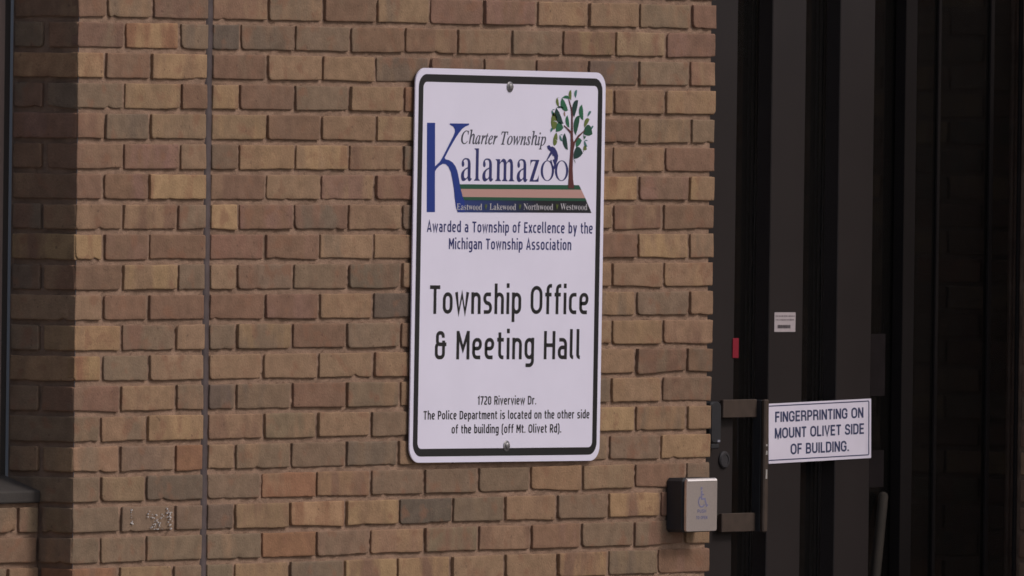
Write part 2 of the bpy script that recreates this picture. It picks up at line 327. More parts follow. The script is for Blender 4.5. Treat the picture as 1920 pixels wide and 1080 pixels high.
143],[280,164],[273,181],[264,195],[254,206],[241,213],[225,218],[207,221],[185,222],[183,222],[183,67],[184,53],[187,42],[192,35],[201,31],[213,28],[230,28],[261,29],[289,32],[313,
39],[335,48],[354,60],[371,75],[386,94],[399,116],[411,143],[430,143],[402,0]]]],[426,[[[15,0],[15,17],[36,20],[52,24],[62,32],[69,43],[73,59],[75,81],[75,379],[73,399],[69,414],
[62,425],[51,432],[36,436],[16,439],[16,455],[250,455],[250,439],[233,438],[219,436],[208,434],[199,430],[193,424],[188,416],[185,407],[183,394],[182,379],[182,83],[182,68],[183,
56],[185,47],[188,40],[193,35],[200,31],[208,29],[220,28],[234,28],[264,29],[291,33],[315,40],[335,49],[354,63],[370,80],[384,100],[397,125],[409,154],[427,154],[402,0]]]],[494,
[[[403,-11],[107,350],[107,79],[108,57],[112,42],[119,31],[129,24],[145,20],[167,17],[167,0],[18,0],[18,17],[33,18],[45,20],[54,23],[61,27],[67,33],[71,41],[74,51],[75,64],[76,79],
[76,388],[56,412],[43,427],[36,433],[31,435],[25,437],[18,439],[18,455],[156,455],[391,169],[391,377],[390,392],[389,404],[386,414],[382,421],[376,427],[369,431],[359,435],[346,
437],[331,439],[331,455],[480,455],[480,439],[459,436],[443,432],[433,425],[427,414],[423,398],[422,377],[422,-11]]]],[611,[[[171,-11],[32,393],[27,407],[21,419],[15,427],[8,433],
[-2,437],[-15,439],[-15,455],[181,455],[181,439],[168,438],[157,435],[150,432],[145,427],[141,420],[140,410],[141,400],[144,387],[148,373],[223,153],[301,353],[286,399],[281,413],
[274,423],[267,429],[258,434],[245,437],[229,439],[229,455],[439,455],[439,439],[413,436],[398,427],[393,412],[394,405],[396,397],[399,386],[474,166],[541,369],[545,384],[548,397],
[549,406],[547,417],[544,425],[538,430],[529,434],[518,437],[503,439],[503,455],[624,455],[624,439],[612,435],[602,429],[594,421],[588,410],[581,396],[575,379],[446,-11],[428,-11],
[316,309],[190,-11]]]],[344,[[[255,-10],[226,-5],[208,10],[200,35],[168,11],[133,-4],[95,-9],[74,-6],[55,0],[40,11],[29,26],[22,43],[20,63],[25,91],[39,115],[63,136],[98,155],[143,
173],[199,190],[199,241],[197,258],[193,272],[187,282],[177,290],[164,294],[148,296],[123,293],[109,286],[104,274],[105,270],[108,264],[113,257],[119,248],[122,239],[123,231],[121,
220],[117,210],[110,202],[100,196],[90,192],[77,191],[64,192],[54,196],[45,203],[38,212],[34,223],[33,236],[35,252],[40,266],[49,278],[62,290],[77,300],[95,308],[115,314],[137,317],
[162,318],[205,315],[239,307],[263,292],[280,271],[290,244],[293,210],[293,62],[293,52],[294,45],[295,40],[297,37],[300,35],[304,34],[309,35],[314,38],[320,42],[329,28],[306,7],
[281,-6]],[[151,34],[158,34],[165,37],[174,41],[183,47],[191,54],[199,63],[199,169],[154,151],[127,123],[118,84],[122,56],[133,39]]]],[370,[[[140,-10],[117,-8],[97,-1],[78,10],[61,
26],[47,44],[35,66],[26,91],[21,118],[19,147],[21,180],[27,210],[36,237],[48,261],[63,281],[81,297],[101,309],[123,316],[146,318],[175,314],[201,301],[223,280],[223,401],[222,413],
[218,423],[212,430],[203,435],[191,438],[176,439],[176,455],[319,455],[319,75],[320,60],[322,49],[325,41],[330,35],[340,30],[353,28],[353,11],[315,8],[271,1],[223,-10],[223,39],
[201,12],[173,-5]],[[171,28],[182,30],[192,34],[202,41],[211,51],[218,62],[223,76],[223,242],[220,252],[214,262],[206,270],[196,276],[186,279],[174,281],[155,277],[141,267],[130,
250],[123,225],[119,193],[118,153],[119,115],[123,83],[130,58],[140,42],[153,32]]]],[301,[[[154,-10],[129,-8],[106,-1],[85,10],[66,26],[50,45],[37,69],[27,95],[21,125],[19,157],[21,
187],[28,215],[38,240],[51,263],[68,282],[87,298],[109,309],[132,316],[157,318],[193,314],[224,301],[249,280],[268,251],[279,216],[283,173],[283,166],[117,166],[127,97],[154,56],
[199,42],[225,47],[248,62],[270,86],[285,73],[248,27],[205,-1]],[[116,192],[201,192],[201,215],[201,241],[198,261],[193,277],[186,288],[175,295],[161,297],[136,286],[121,255],[116,
203]]]],[381,[[[18,0],[18,16],[30,17],[39,21],[45,26],[49,33],[52,43],[52,56],[52,399],[52,412],[49,422],[46,429],[40,435],[31,438],[19,440],[19,455],[148,455],[148,267],[175,295],
[207,313],[243,318],[292,306],[321,271],[330,212],[330,56],[331,43],[333,33],[337,26],[343,21],[352,17],[363,16],[363,0],[202,0],[202,16],[207,16],[223,21],[232,34],[235,56],[235,
217],[234,234],[232,247],[229,258],[223,265],[215,270],[203,271],[183,267],[164,255],[148,235],[148,56],[148,43],[151,33],[154,26],[160,21],[168,17],[180,16],[180,0]]]],[359,[[[17,
0],[17,16],[30,18],[39,21],[45,26],[49,33],[52,43],[52,56],[52,398],[52,412],[50,422],[47,429],[42,434],[33,438],[20,439],[21,455],[148,455],[148,169],[227,248],[236,259],[242,269],
[244,278],[240,287],[228,292],[209,293],[206,293],[206,310],[345,310],[345,293],[320,289],[297,278],[275,260],[222,209],[346,34],[355,24],[365,18],[376,16],[376,0],[211,0],[211,16],
[217,16],[229,18],[237,23],[239,32],[238,37],[236,43],[232,49],[163,147],[148,134],[148,56],[148,43],[151,33],[154,26],[160,21],[168,18],[180,16],[180,0]]]],[199,[[[18,0],[18,16],
[30,18],[39,21],[45,26],[49,32],[52,43],[52,56],[52,398],[52,411],[50,421],[47,429],[42,434],[33,438],[20,439],[20,455],[148,455],[148,56],[149,43],[151,33],[154,26],[160,21],[168,
18],[180,16],[180,0]]]],[554,[[[18,0],[18,16],[30,17],[39,21],[45,26],[49,33],[52,43],[52,56],[52,253],[52,266],[49,276],[46,284],[40,289],[31,293],[19,294],[19,310],[146,310],[146,
265],[173,294],[204,312],[237,318],[277,312],[305,293],[320,261],[348,293],[381,312],[418,318],[465,306],[494,271],[504,212],[504,56],[504,43],[507,33],[510,26],[516,21],[524,17],
[536,16],[536,0],[377,0],[377,16],[389,18],[397,21],[403,26],[407,34],[409,44],[410,56],[410,217],[409,234],[407,247],[404,258],[398,265],[389,270],[377,271],[358,268],[341,256],
[324,237],[324,56],[325,44],[327,34],[331,26],[336,21],[345,18],[356,16],[356,0],[199,0],[199,16],[211,18],[219,21],[225,26],[229,34],[231,44],[232,56],[232,217],[231,233],[229,
247],[226,258],[220,265],[211,270],[199,271],[180,267],[162,255],[146,235],[146,56],[147,44],[149,34],[152,27],[158,21],[166,18],[177,16],[177,0]]]],[336,[[[169,-10],[140,-8],[114,
-1],[90,11],[69,27],[52,47],[38,70],[27,96],[21,124],[19,154],[21,184],[27,213],[38,239],[52,262],[69,281],[90,297],[114,309],[140,316],[168,318],[196,316],[222,309],[245,298],[266,
282],[283,263],[298,240],[308,214],[315,185],[317,154],[315,123],[308,94],[298,69],[284,46],[266,26],[245,11],[222,-1],[197,-8]],[[169,11],[186,14],[199,24],[209,39],[212,50],[215,
64],[217,81],[219,102],[219,126],[220,154],[218,206],[214,245],[208,271],[198,286],[185,296],[169,299],[151,296],[138,286],[128,271],[122,245],[118,206],[117,154],[117,127],[118,
103],[120,82],[122,64],[125,50],[128,39],[138,24],[152,14]]]],[287,[[[18,0],[18,16],[30,18],[39,21],[45,26],[49,32],[52,43],[52,56],[52,252],[52,267],[50,278],[46,285],[41,289],[32,
292],[20,293],[21,310],[146,310],[146,252],[158,272],[172,288],[187,301],[203,311],[218,316],[233,318],[250,317],[264,312],[275,304],[283,293],[288,281],[289,266],[288,254],[284,
243],[278,234],[270,228],[260,224],[248,222],[237,223],[229,226],[222,231],[217,237],[212,243],[207,250],[202,255],[196,259],[189,260],[179,258],[171,252],[162,241],[155,228],[151,
211],[149,192],[149,56],[150,42],[153,32],[159,25],[167,21],[180,18],[197,16],[197,0]]]],[288,[[[151,-10],[132,-8],[111,-3],[87,6],[82,8],[78,8],[73,9],[64,7],[56,1],[51,-9],[36,
-9],[36,105],[53,105],[61,79],[72,57],[87,39],[103,26],[121,17],[140,15],[156,16],[168,20],[179,27],[186,35],[191,46],[192,58],[188,76],[176,92],[156,105],[107,130],[85,142],[68,
155],[54,169],[45,185],[39,202],[37,220],[40,247],[49,270],[65,291],[86,306],[111,316],[141,319],[149,319],[157,318],[166,316],[176,314],[187,311],[199,308],[201,307],[204,307],
[206,306],[209,305],[211,305],[213,305],[220,306],[226,311],[230,319],[244,319],[244,222],[228,222],[220,244],[209,262],[196,277],[182,288],[166,294],[149,296],[136,295],[125,292],
[116,286],[110,278],[106,269],[105,259],[106,249],[109,240],[115,232],[123,225],[134,218],[146,212],[191,189],[212,178],[229,165],[241,151],[250,136],[255,117],[257,95],[254,65],
[244,39],[228,18],[206,2],[181,-7]]]],[228,[[[124,-9],[99,-7],[80,-1],[66,10],[56,26],[50,46],[48,71],[48,279],[20,279],[20,300],[46,324],[68,347],[88,369],[105,389],[118,407],[129,
424],[144,424],[144,310],[208,310],[208,279],[144,279],[144,82],[145,69],[147,59],[149,51],[154,45],[160,41],[168,40],[183,44],[195,56],[206,75],[222,66],[198,24],[165,-1]]]],[435,
[[[122,-10],[17,265],[14,272],[10,279],[6,284],[1,289],[-4,292],[-11,293],[-11,310],[138,310],[138,293],[130,293],[124,291],[120,289],[117,286],[115,282],[114,276],[114,273],[115,
269],[116,266],[117,262],[118,257],[120,253],[167,127],[211,235],[201,266],[197,276],[193,283],[190,288],[185,292],[177,294],[168,295],[168,310],[323,310],[323,293],[308,291],[299,
285],[296,276],[296,274],[296,272],[296,269],[297,266],[297,264],[298,262],[336,141],[382,256],[385,263],[386,270],[387,275],[386,281],[384,286],[380,289],[374,291],[366,293],[356,
295],[356,310],[445,310],[445,295],[437,293],[430,290],[425,284],[420,277],[416,268],[412,258],[304,-10],[289,-10],[223,197],[140,-10]]]],[293,[[[13,0],[13,14],[168,287],[128,287],
[106,286],[87,280],[72,272],[61,258],[51,240],[44,216],[26,216],[32,310],[275,310],[275,291],[126,25],[152,25],[181,27],[205,33],[223,44],[237,59],[249,80],[260,107],[276,107],[268,
0]]]]]]
def inside(p, l):
    c = False
    for i in range(len(l)):
        (xa, za), (xb, zb) = l[i - 1], l[i]
        if (za > p[1]) != (zb > p[1]) and p[0] < (xb - xa) * (p[1] - za) / (zb - za) + xa: c = not c
    return c
def thin(loops, ax, az):
    """takes ax / az metres of ink off every edge"""
    res = []
    for l in loops:
        hole = any(inside(l[0], q) for q in loops if q is not l)
        area = sum(l[i - 1][0] * l[i][1] - l[i][0] * l[i - 1][1] for i in range(len(l)))
        sg = (1 if area > 0 else -1) * (-1 if hole else 1); n = []
        for i in range(len(l)):
            d = Vector(l[(i + 1) % len(l)]) - Vector(l[i - 1])
            if d.length < 1e-9: n.append(l[i]); continue
            d.normalize(); n.append((l[i][0] - d.y * sg * ax, l[i][1] + d.x * sg * az))
        res.append(n)
    return res
def serif_text(name, s, style, x0, x1, z, xh, ref, m, parent, y, gap=0, slant=0, shave=None):
    """serif outlines (mm): fitted to width; xh = height in mm of a glyph 'xref' units tall"""
    pen = 0; loops = []; kz = xh / (max(b for l in (GLYPHS[0]['CTaehinoprstw'.index(ref)] if style == 'i' else GLYPHS[1]['ELNWadehklmorstwz'.index(ref)])[1] for a, b in l))
    for c in s:
        if c == ' ': pen += 190; continue
        adv, ls = GLYPHS[0]['CTaehinoprstw'.index(c)] if style == 'i' else GLYPHS[1]['ELNWadehklmorstwz'.index(c)]
        for l in ls: loops.append([(pen + a, b) for a, b in l])
        pen += adv + gap
    mx = max(a for l in loops for a, b in l); mn = min(a for l in loops for a, b in l)
    k = (x1 - x0) / (mx - mn)
    loops = [[((x0 + (a - mn) * k + slant * b * kz) / 1000, (z + b * kz) / 1000) for a, b in l] for l in loops]
    if shave: loops = thin(loops, *shave)
    return filled(name, loops, m, parent, y)

# ------------------------------------------------------------------ materials
def brick_material():
    m = bpy.data.materials.new('brick'); m.use_nodes = True; t = m.node_tree; N = t.nodes; Lk = t.links
    p = N['Principled BSDF']; p.inputs['Roughness'].default_value = .9; p.inputs['Specular IOR Level'].default_value = .25
    tc = N.new('ShaderNodeTexCoord')
    a1 = N.new('ShaderNodeAttribute'); a1.attribute_name = 'body'
    a2 = N.new('ShaderNodeAttribute'); a2.attribute_name = 'flash'
    a3 = N.new('ShaderNodeAttribute'); a3.attribute_name = 'seed'
    sc = N.new('ShaderNodeVectorMath'); sc.operation = 'SCALE'; sc.inputs['Scale'].default_value = 40
    Lk.new(a3.outputs['Vector'], sc.inputs[0])
    add = N.new('ShaderNodeVectorMath'); add.operation = 'ADD'
    Lk.new(tc.outputs['Object'], add.inputs[0]); Lk.new(sc.outputs[0], add.inputs[1])
    mp = N.new('ShaderNodeMapping'); mp.inputs['Scale'].default_value = (16, 16, 5)
    Lk.new(add.outputs[0], mp.inputs['Vector'])
    def noise(scale, src, detail=3):
        n = N.new('ShaderNodeTexNoise'); n.inputs['Scale'].default_value = scale; n.inputs['Detail'].default_value = detail
        Lk.new(src, n.inputs['Vector']); return n.outputs['Fac']
    def rng_(src, a, b, c, d):
        r = N.new('ShaderNodeMapRange'); r.inputs[1].default_value = a; r.inputs[2].default_value = b
        r.inputs[3].default_value = c; r.inputs[4].default_value = d; Lk.new(src, r.inputs[0]); return r.outputs[0]
    def mix(fac, ca, cb, mode='MIX'):
        x = N.new('ShaderNodeMix'); x.data_type = 'RGBA'; x.blend_type = mode
        for s_, v in ((x.inputs[0], fac), (x.inputs[6], ca), (x.inputs[7], cb)):
            if hasattr(v, 'is_output'): Lk.new(v, s_)
            else: s_.default_value = v
        return x.outputs[2]
    band = rng_(noise(1.0, mp.outputs[0], 4), .47, .62, 0, 1)
    c = mix(band, a1.outputs['Color'], a2.outputs['Color'])
    val = rng_(noise(34, add.outputs[0], 6), .3, .7, .86, 1.14)
    hs = N.new('ShaderNodeHueSaturation'); Lk.new(val, hs.inputs['Value']); Lk.new(c, hs.inputs['Color'])
    fine = rng_(noise(330, add.outputs[0], 3), .3, .7, .9, 1.1)
    hs2 = N.new('ShaderNodeHueSaturation'); Lk.new(fine, hs2.inputs['Value']); Lk.new(hs.outputs[0], hs2.inputs['Color'])
    spot = rng_(noise(24, add.outputs[0], 2), .57, .7, 0, .6)
    sp2 = mix(spot, hs2.outputs[0], alb(107, 78, 62))
    pit = rng_(noise(85, add.outputs[0], 2), .69, .74, 0, .5)
    c2 = mix(pit, sp2, alb(66, 50, 44))
    Lk.new(c2, p.inputs['Base Color'])
    b = N.new('ShaderNodeBump'); b.inputs['Strength'].default_value = .7; b.inputs['Distance'].default_value = .002
    Lk.new(noise(190, add.outputs[0], 5), b.inputs['Height']); Lk.new(b.outputs[0], p.inputs['Normal'])
    return m
M_brick = brick_material()
M_mortar = mat('mortar', alb(116, 95, 81), .95, noise=.22, nscale=25, bump=.9, bscale=260, spec=.2)
M_seal = mat('sealant', alb(66, 56, 56), .6, noise=.2, nscale=30)
M_bronze = mat('dark_bronze_paint', alb(29, 24, 24), .6, noise=.10, nscale=6, spec=.3)
M_mullion = mat('mullion_paint', alb(22, 19, 19), .8, noise=.1, nscale=6, spec=.1)
M_bronze2 = mat('worn_bronze', alb(56, 47, 42), .5, noise=.15, nscale=40, spec=.3)
M_glint = mat('glint_metal', (.75, .72, .70, 1), .35, metal=.6)
M_black = mat('black_plastic', alb(34, 34, 37), .5, noise=.1, nscale=30)
M_white = mat('sign_white', (.795, .76, .915, 1), .38, noise=.025, nscale=7)
M_blackprint = mat('black_print', (.012, .011, .013, 1), .4)
M_navy = mat('navy_print', (.026, .029, .14, 1), .4)
M_blue = mat('blue_print', (.012, .036, .24, 1), .4)
M_grey = mat('grey_print', (.055, .055, .085, 1), .4)
M_green = mat('green_print', (.018, .085, .048, 1), .4)
M_pink = mat('salmon_print', (.50, .29, .26, 1), .4)
M_brown = mat('brown_print', (.105, .028, .028, 1), .4)
LEAF = {'o': mat('olive_leaf', (.13, .17, .04, 1), .4), 't': mat('teal_leaf', (.055, .17, .16, 1), .4), 'g': mat('green_leaf', (.022, .13, .065, 1), .4),
        'd': mat('dark_leaf', (.012, .045, .04, 1), .4), 'e': mat('forest_leaf', (.015, .08, .045, 1), .4), 'b': mat('tan_leaf', (.3, .2, .16, 1), .4)}
M_bolt = mat('bolt_metal', (.30, .29, .30, 1), .4, metal=.8, noise=.2, nscale=90)
M_steel = mat('brushed_steel', (.72, .63, .61, 1), .38, metal=.85, noise=.05, nscale=200)
M_adablue = mat('faded_blue_print', (.21, .20, .33, 1), .5)
M_red = mat('red_tape', (.24, .012, .028, 1), .45)
M_paper = mat('paper_label', (.46, .40, .42, 1), .5, noise=.05, nscale=60)
M_dsign = mat('door_sign_white', (.78, .73, .86, 1), .4, noise=.04, nscale=12)
M_slate = mat('slate_print', (.045, .055, .13, 1), .4)
M_inside = mat('interior_paint', (.32, .30, .29, 1), .8)
M_winmetal = mat('window_aluminium', alb(98, 86, 82), .45, noise=.06, nscale=30)
M_gasket = mat('window_gasket', alb(42, 39, 38), .6)
M_sill = mat('sill_stone', alb(46, 42, 40), .8, noise=.12, nscale=30, bump=.3)
M_conc = mat('concrete_paving', (.20, .185, .17, 1), .9, noise=.15, nscale=4, bump=.5, bscale=60)
M_splash = mat('white_paint', (.62, .58, .57, 1), .6)
def glass_mat(name, tint, rough=.02):
    m = bpy.data.materials.new(name); m.use_nodes = True; t = m.node_tree; t.nodes.clear()
    o = t.nodes.new('ShaderNodeOutputMaterial'); mx = t.nodes.new('ShaderNodeMixShader'); fr = t.nodes.new('ShaderNodeFresnel'); fr.inputs[0].default_value = 1.62
    tr = t.nodes.new('ShaderNodeBsdfTransparent'); tr.inputs[0].default_value = tint
    gl = t.nodes.new('ShaderNodeBsdfGlossy'); gl.inputs['Roughness'].default_value = rough; gl.inputs['Color'].default_value = (.9, .92, .95, 1)
    t.links.new(fr.outputs[0], mx.inputs[0]); t.links.new(tr.outputs[0], mx.inputs[1]); t.links.new(gl.outputs[0], mx.inputs[2]); df = t.nodes.new('ShaderNodeBsdfDiffuse'); df.inputs[0].default_value = (.5, .46, .44, 1)      # thin haze, as of dust, mixed in to brighten the black glass
    m2 = t.nodes.new('ShaderNodeMixShader'); m2.inputs[0].default_value = .007
    t.links.new(mx.outputs[0], m2.inputs[1]); t.links.new(df.outputs[0], m2.inputs[2]); t.links.new(m2.outputs[0], o.inputs[0])
    return m
M_glass = glass_mat('tinted_glass', (.80, .77, .76, 1))

# ------------------------------------------------------------------ brickwork
PAL = {'T': (115, 93, 74), 'R': (103, 80, 66), 'G': (103, 86, 71), 'B': (100, 79, 65), 'Y': (127, 103, 78), 'D': (84, 73, 64),
       'O': (113, 83, 64), 'K': (94, 80, 68), 'P': (108, 83, 72)}
FL = {'T': 'GYTR', 'R': 'BTPG', 'G': 'TKGR', 'B': 'RKT', 'Y': 'TOR', 'D': 'KGD', 'O': 'RTO', 'K': 'GDB', 'P': 'RGT'}
# colours course by course, read along the wall (three bricks left of the control joint, the rest right of it)
ROWS = {
 -1: ('RTB', 'RRRRRRRRRR'),
 0: ('BTR', 'RGRTRRTTGR'), 1: ('RYG', 'DGGRRGGTTR'), 2: ('YRY', 'RTTKBGBKGR'), 3: ('GTR', 'TBGTOTGTRT'), 4: ('RGT', 'TRTTGTRRTG'), 5: ('RPT', 'BTTTKTGTTR'),
 6: ('RRY', 'RTPRTBTYRT'), 7: ('TTR', 'YRBTKTRTRB'), 8: ('YRR', 'RRTTGRTRYT'), 9: ('RYG', 'TGGKTGTTTT'), 10: ('TRR', 'RRTDTGTTGT'), 11: ('YRT', 'GTBGBTRTTT'),
 12: ('YGT', 'TTTTGTRTRB'), 13: ('RTT', 'DGRGTRTGTG'), 14: ('GTT', 'TGTGTGTYTT'), 15: ('TGO', 'TGGKTGTTGY'), 16: ('GTK', 'GOTGGGTTRG'),
 17: ('GGG', 'KTYYDGTGYR'), 18: ('GGG', 'GOGTGTRGRT'), 19: ('OTG', 'GTGYYTTYGR')}
COURSE, Z0 = .06773, 2.105
JNT = .0125
class Bricks:
    def __init__(s): s.v = []; s.f = []; s.c1 = []; s.c2 = []; s.sd = []; s.n = 0; s.sm = []
    def brick(s, org, ex, en, x0, x1, z0, z1, ch, fine=True, ragged=1.0):
        """one brick face on a wall; org + ex*x + Z*z, en = outward normal"""
        hx = (x1 - x0) / 2; hz = (z1 - z0) / 2; cx = (x0 + x1) / 2; cz = (z0 + z1) / 2
        e = [0, .0011, .0035]
        nx = max(3, int((2 * hx) / (.013 if fine else .05))); nz = 5 if fine else 2
        sx = np.unique(np.round(np.concatenate([[-hx + q for q in e], np.linspace(-hx + .009, hx - .009, nx), [hx - q for q in e]]), 6))
        sz = np.unique(np.round(np.concatenate([[-hz + q for q in e], np.linspace(-hz + .009, hz - .009, nz), [hz - q for q in e]]), 6))
        X, Zz = np.meshgrid(sx, sz); a = len(sx); b = len(sz)
        out = np.zeros_like(X)
        dx = hx - np.abs(X); dz = hz - np.abs(Zz); d = np.minimum(dx, dz)
        out -= np.where(d < .0001, .0014, np.where(d < .002, .0003, 0))
        # rounded, uneven corners
        for sgx in (-1, 1):
            for sgz in (-1, 1):
                r = float(np.clip(rng.gamma(1.6, .0019), .0012, .012)) if fine else .004
                if sgx < 0 and sgz < 0 and fine and rng.random() < .2: r = rng.uniform(.008, .015)
                px = sgx * X - (hx - r); pz = sgz * Zz - (hz - r)
                k = (px > 0) & (pz > 0)
                mx = np.maximum(px, pz); l2 = np.hypot(px, pz) + 1e-9
                sc = np.where(k, mx / l2, 1)
                X = np.where(k, sgx * ((hx - r) + px * sc), X); Zz = np.where(k, sgz * ((hz - r) + pz * sc), Zz)
        # wavering edges
        def wob(t, amp):
            y = np.zeros_like(t)
            for fr_ in (9, 21, 47, 110, 190, 330):
                y += rng.normal() * np.sin(t * fr_ + rng.uniform(0, 6.28)) / (1 + fr_ / 60)
            return y * amp
        A = .00058 * ragged
        X0, Zo = X.copy(), Zz.copy()
        Zz = Zz + np.clip(-Zo / hz, 0, 1) * wob(X0, A * 1.25) + np.clip(Zo / hz, 0, 1) * wob(X0, A)
        X = X + np.clip(-X0 / hx, 0, 1) * wob(Zo, A) + np.clip(X0 / hx, 0, 1) * wob(Zo, A)
        if fine and rng.random() < .35:      # a sagging or rising lower edge
            q = rng.normal() * .0016; Zz = Zz + np.clip(-Zo / hz, 0, 1) * q * (X0 / hx)
        for _ in range(int(fine) * int(rng.choice([0, 0, 0, 1, 1]))):      # a chip out of the lower edge
            cxp = rng.uniform(-hx * .8, hx * .8); wd = rng.uniform(.003, .008); dp = rng.uniform(.0015, .006) * (1 if rng.random() < .4 else .6)
            g = np.exp(-((X0 - cxp) / wd) ** 2) * np.exp(-((Zo + hz) / .009) ** 2); Zz = Zz + g * dp; out -= g * .003
        out += rng.normal() * .0008 + rng.normal() * .0012 * X0 / hx * min(1, hx * 8) + rng.normal() * .0005 * Zo / hz + wob(X0 * 1.3 + Zo * 2.1, .00025)
        org = np.array(org); ex = np.array(ex, float); en = np.array(en, float); ez = np.array([0, 0, 1.])
        P = org + (cx + X)[..., None] * ex + (cz + Zz)[..., None] * ez + out[..., None] * en
        P = P.reshape(-1, 3)
        ring = list(range(a)) + [i * a + a - 1 for i in range(1, b)] + [(b - 1) * a + i for i in range(a - 2, -1, -1)] + [i * a for i in range(b - 2, 0, -1)]
        back = P[ring] - en * .018
        fl = np.array([rng.random()] * 3)
        F = []
        flip = np.dot(np.cross(ex, ez), en) < 0
        for j in range(b - 1):
            for i in range(a - 1):
                q = (j * a + i, j * a + i + 1, (j + 1) * a + i + 1, (j + 1) * a + i); F.append(q[::-1] if flip else q)
        nr = len(ring); base = len(P)
        for i in range(nr):
            k = (i + 1) % nr; q = (ring[i], base + i, base + k, ring[k]); F.append(q[::-1] if flip else q)
        s.f += [tuple(t + s.n for t in q) for q in F]
        s.sm += [True] * ((a - 1) * (b - 1)) + [False] * nr
        V = np.concatenate([P, back]); s.v.append(V); s.n += len(V)
        jit = 1 + rng.normal() * .035; hue = rng.normal(size=3) * .018
        c1 = np.array(alb(*PAL[ch])) ; c1[:3] *= jit * (1 + hue)
        c2 = np.array(alb(*PAL[FL[ch][rng.integers(len(FL[ch]))]])); c2[:3] *= jit
        if rng.random() < .4: c2 = c1 * .5 + c2 * .5
        sd_ = rng.random(3)
        s.c1.append(np.tile(c1, (len(V), 1))); s.c2.append(np.tile(c2, (len(V), 1))); s.sd.append(np.tile([*sd_, 1], (len(V), 1)))
    def build(s, name, parent):
        V = np.concatenate(s.v)
        o = mesh_obj(name, V.tolist(), s.f, M_brick, parent); me = o.data
        me.polygons.foreach_set('use_smooth', s.sm)
        for nm, arr in (('body', s.c1), ('flash', s.c2), ('seed', s.sd)):
            at = me.attributes.new(nm, 'FLOAT_COLOR', 'POINT'); at.data.foreach_set('color', np.concatenate(arr).astype(np.float32).ravel())
        return o
def row_cols(r):
    if r in ROWS: return ROWS[r]
    L = 'TTRRGBYTGRK'
    return ''.join(L[rng.integers(11)] for _ in range(3)), ''.join(L[rng.integers(11)] for _ in range(10))
def sheet(mb, org, ex, x0, x1, z0, z1, en, nxs, nzs, amp):
    X, Zz = np.meshgrid(np.linspace(x0, x1, nxs), np.linspace(z0, z1, nzs))
    D = rng.normal(size=X.shape) * amp
    D[:, 0] = D[:, -1] = 0
    P = np.array(org) + X[..., None] * np.array(ex, float) + Zz[..., None] * np.array([0, 0, 1.]) + D[..., None] * np.array(en, float)
    flip = np.dot(np.cross(ex, [0, 0, 1]), en) < 0
    F = []
    for j in range(nzs - 1):
        for i in range(nxs - 1):
            q = (j * nxs + i, j * nxs + i + 1, (j + 1) * nxs + i + 1, (j + 1) * nxs + i); F.append(q[::-1] if flip else q)
    mb.add(P.reshape(-1, 3).tolist(), F)

XR = 2.409                      # right-hand end of the main wall
RMIN, RMAX = -12, 30
wall = thing('brick_wall', 'tan and reddish-brown brick wall carrying the large township sign, with a vertical control joint', 'wall')
B = Bricks(); FRONT = ((0, 0, 0), (1, 0, 0), (0, -1, 0))
BR = Bricks(); RET = ((-.0006, 0, 0), (0, 1, 0), (-1, 0, 0))
BA = Bricks()
for r in range(RMIN, RMAX + 1):
    z0 = Z0 - COURSE * r; z1 = z0 + COURSE - JNT
    left, right = row_cols(r); fine = -2 <= r <= 20
    j = lambda: float(rng.normal() * .0022)
    A = r % 2 == 0
    e1, e2 = (.092, .257) if A else (.160, .360)
    e1 += j(); e2 += j()
    for (a, b), ch in zip(((0, e1), (e1 + .012, e2), (e2 + .012, .4655)), left): B.brick(*FRONT, a, b, z0, z1, ch, fine)
    st = [.487 + .2032 * k for k in range(10)] if A else [.487] + [.591 + .2032 * k for k in range(9)]
    st = [st[0]] + [q + j() for q in st[1:]]
    en_ = [q - .012 for q in st[1:]] + [XR + j() * .5]
    for a, b, ch in zip(st, en_, right): B.brick(*FRONT, a, b, z0, z1, ch, fine)
    deep = r <= 16                       # above the sill the corner returns all the way to the window
    back = .186 if deep else .096
    cc = left[0]
    if A or not deep: BR.brick(*RET, .0035, back if A else .09, z0, z1, cc, fine)
    else:
        BR.brick(*RET, .0035, .090 + j(), z0, z1, cc, fine); BR.brick(*RET, .105, back, z0, z1, 'TKBG'[rng.integers(4)], fine)
    # jamb of the doorway
    BR.brick((XR + .0006, 0, 0), (0, 1, 0), (1, 0, 0), .0035, .094, z0, z1, right[-1], False)
    if not deep:                         # apron under the window
        ORG = (0, .099, 0)
        if r == 17: xs = [(-.002, -.066, 'G'), (-.079, -.140, 'T')] + [(-.152 - .0735 * k, -.213 - .0735 * k, 'TGRTKYTTGRTBG'[k]) for k in range(13)]
        else:
            o = .094
            xs = [(-.002, -.006 - o, 'T')] if not A else []
            x = -.006 - (o + .012 if not A else 0)
            while x > -1.15: xs.append((x, x - .191, 'TRGBTKYTRG'[rng.integers(10)])); x -= .203
        for a, b, ch in xs: BA.brick(ORG, (1, 0, 0), (0, -1, 0), b, a, z0, z1, ch, fine)
ZT = Z0 + COURSE * 13 - JNT
